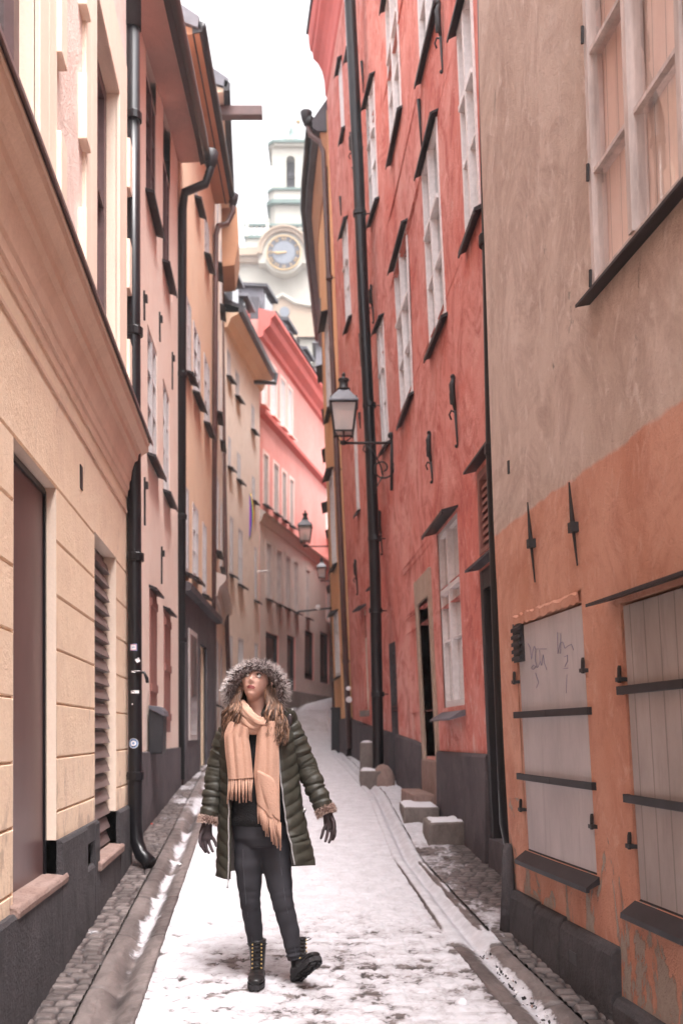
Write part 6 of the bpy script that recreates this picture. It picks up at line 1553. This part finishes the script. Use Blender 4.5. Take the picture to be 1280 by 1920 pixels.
# neck wraps
def wrap(pts, r, ry, name='scarf'):
    m_ = MB(); P = []
    V_ = [Vector(p) for p in pts]
    for i in range(len(V_)-1):
        for k in range(8):
            t = k/8; a, b, c_, d = V_[max(i-1, 0)], V_[i], V_[i+1], V_[min(i+2, len(V_)-1)]
            P.append(.5*((2*b)+(c_-a)*t+(2*a-5*b+4*c_-d)*t*t+(3*b-a-3*c_+d)*t**3))
    P.append(V_[-1]); n = len(P); rad = [float(np.interp(i/(n-1), np.linspace(0, 1, len(r)), r))*(1+.05*math.sin(i*1.1)) for i in range(n)]; rb = [float(np.interp(i/(n-1), np.linspace(0, 1, len(ry)), ry)) for i in range(n)]
    # fluted cross-section gives folds along the wrap
    ref = Vector((0, 1, 0)); rows = []
    for i in range(n):
        t = (P[min(i+1, n-1)]-P[max(i-1, 0)]).normalized(); a = (ref-t*ref.dot(t)).normalized(); b = t.cross(a); row = []
        for j in range(36):
            w_ = 2*math.pi*j/36; f = 1+.09*math.sin(5*w_+i*.12)+.04*math.sin(9*w_-i*.2); row.append(P[i]+b*math.cos(w_)*rad[i]*f+a*math.sin(w_)*rb[i]*f)
        rows.append(row)
    m_.grid(rows, wrap=True); child(m_, name, 'scarf')
wrap([W(520, 1332, .06), W(510, 1346, -.03), W(494, 1360, -.085), W(476, 1363, -.095), W(460, 1350, -.08), W(450, 1330, -.03), W(447, 1322, .04)], [.022, .032, .040, .040, .036, .030, .02], [.02, .028, .030, .030, .028, .026, .02])
wrap([W(447, 1324, .04), W(454, 1322, -.035), W(463, 1334, -.085), W(476, 1347, -.110), W(491, 1356, -.115), W(506, 1354, -.09), W(520, 1344, -.04)], [.02, .026, .030, .028, .030, .028, .02], [.018, .022, .024, .024, .024, .022, .018])
wrap([W(452, 1338, -.05), W(446, 1356, -.09), W(446, 1372, -.105), W(447, 1390, -.11)], [.028, .040, .050, .055], [.018, .02, .018, .01])
wrap([W(512, 1350, -.05), W(506, 1366, -.095), W(504, 1380, -.11), W(504, 1395, -.115)], [.028, .040, .046, .048], [.018, .02, .018, .010])

# --- hair: wavy locks falling from under the hood on both sides
random.seed(11)
hair = MB()
def lock(x0, y0, d0, x1, y1, d1, r, ph, amp, mi):
    pts = []; n = 22
    for i in range(n+1):
        t = i/n; x = x0+(x1-x0)*(t**.8)+amp*math.sin(ph+t*13)*(.25+.75*t); y = y0+(y1-y0)*t; d = d0+(d1-d0)*min(1, t*1.6)+.016*math.cos(ph+t*13)*t
        pts.append(W(x, y, d))
    rr = [r*(1-.75*(i/n)**3) for i in range(n+1)]
    hair.tube(pts, rr, 5, mi=mi)
for k in range(260):
    s_ = random.random(); mi = random.choice((0, 0, 1, 1, 2))
    x0 = 452-14*s_+random.gauss(0, 2); x1 = 454-32*s_+random.gauss(0, 4); y1 = random.uniform(1352, 1394)
    lock(x0, 1290+12*s_+random.uniform(-4, 4), -.035+.04*s_, x1, y1, -.115+.05*s_+random.gauss(0, .008), random.uniform(.0022, .0048), .8+random.gauss(0, .45)+s_*1.0, random.uniform(2.6, 4.8), mi)
for k in range(300):
    s_ = random.random(); mi = random.choice((0, 0, 1, 1, 2))
    x0 = 502+14*s_+random.gauss(0, 2); x1 = 506+34*s_+random.gauss(0, 4); y1 = random.uniform(1358, 1400)
    lock(x0, 1288+10*s_+random.uniform(-4, 4), -.03+.04*s_, x1, y1, -.12+.05*s_+random.gauss(0, .008), random.uniform(.0022, .0048), 2.2+random.gauss(0, .45)+s_*1.2, random.uniform(2.6, 4.8), mi)
# hair over the crown, under the hood
for k in range(140):
    s_ = random.choice((-1, 1)); u = random.random()
    p = []
    for i in range(9):
        t = i/8; a = t*1.35*s_; th_ = .30+.25*u
        q = Vector((math.sin(a)*.083*(1+.02*u), -(.076*math.cos(a)*(1-.55*t))-.012+.05*u, .092*math.cos(a)+.012-.045*t)); p.append(HR @ q)
    hair.tube(p, .0045, 5, mi=random.choice((0, 2, 2)))
child(hair, 'hair', ['hair_mid', 'hair_light', 'hair_dark'])
# ================================================================== CAMERA, LIGHT, SKY
cam = bpy.data.cameras.new('camera'); co = bpy.data.objects.new('camera', cam); COL.objects.link(co); SC.camera = co
co.location = (0, 0, CZ); co.rotation_euler = (math.pi/2, 0, 0)
cam.sensor_fit = 'HORIZONTAL'; cam.sensor_width = 24; cam.lens = 24*F/1280; cam.shift_y = (HY-960)/1280*1.0
cam.clip_start = .05; cam.clip_end = 2000
cam.dof.use_dof = True; cam.dof.focus_distance = 5.25; cam.dof.aperture_fstop = 2.2
w = bpy.data.worlds.new('World'); SC.world = w; w.use_nodes = True; nt = w.node_tree
bg = nt.nodes['Background']; sky = nt.nodes.new('ShaderNodeTexSky'); sky.sky_type = 'NISHITA'; sky.sun_disc = False
EL, ROT = 68, 150
sky.sun_elevation = math.radians(EL); sky.sun_rotation = math.radians(ROT); sky.air_density = 1.0; sky.dust_density = 6; sky.ozone_density = 1
hs = nt.nodes.new('ShaderNodeHueSaturation'); hs.inputs['Saturation'].default_value = .05
nt.links.new(sky.outputs[0], hs.inputs['Color'])
tint = nt.nodes.new('ShaderNodeMix'); tint.data_type = 'RGBA'; tint.blend_type = 'MULTIPLY'; tint.inputs[0].default_value = 1; tint.inputs[7].default_value = (1.0, .97, .99, 1)
nt.links.new(hs.outputs[0], tint.inputs[6]); nt.links.new(tint.outputs[2], bg.inputs['Color']); bg.inputs['Strength'].default_value = .13
sl = bpy.data.lights.new('sun', 'SUN'); so = bpy.data.objects.new('sun', sl); COL.objects.link(so)
sl.energy = .9; sl.angle = math.radians(25); sl.color = (1, .95, .9)
# sky texture: rotation measured from +Y clockwise
az = math.radians(ROT); d = Vector((math.sin(az)*math.cos(math.radians(EL)), math.cos(az)*math.cos(math.radians(EL)), math.sin(math.radians(EL))))
so.rotation_euler = d.to_track_quat('Z', 'Y').to_euler()
SC.view_settings.view_transform = 'Standard'; SC.view_settings.look = 'None'; SC.view_settings.exposure = 2.3; SC.view_settings.gamma = 1
hz = MB(); hz.box(-170, 170, -45, 260, -6, 45); hm = bpy.data.materials.new('haze'); hm.use_nodes = True; hn = hm.node_tree; hn.nodes.clear()
ho_ = hn.nodes.new('ShaderNodeOutputMaterial'); pv = hn.nodes.new('ShaderNodeVolumePrincipled'); hn.links.new(pv.outputs[0], ho_.inputs['Volume'])
pv.inputs['Color'].default_value = (.94, .93, .95, 1); pv.inputs['Density'].default_value = .0016; pv.inputs['Anisotropy'].default_value = .2
hb_ = hz.build('haze', hm); tag(hb_, 'thin winter haze filling the street', kind='stuff')
SC.render.engine = 'CYCLES'
SC.cycles.max_bounces = 8; SC.cycles.diffuse_bounces = 5; SC.cycles.transparent_max_bounces = 12
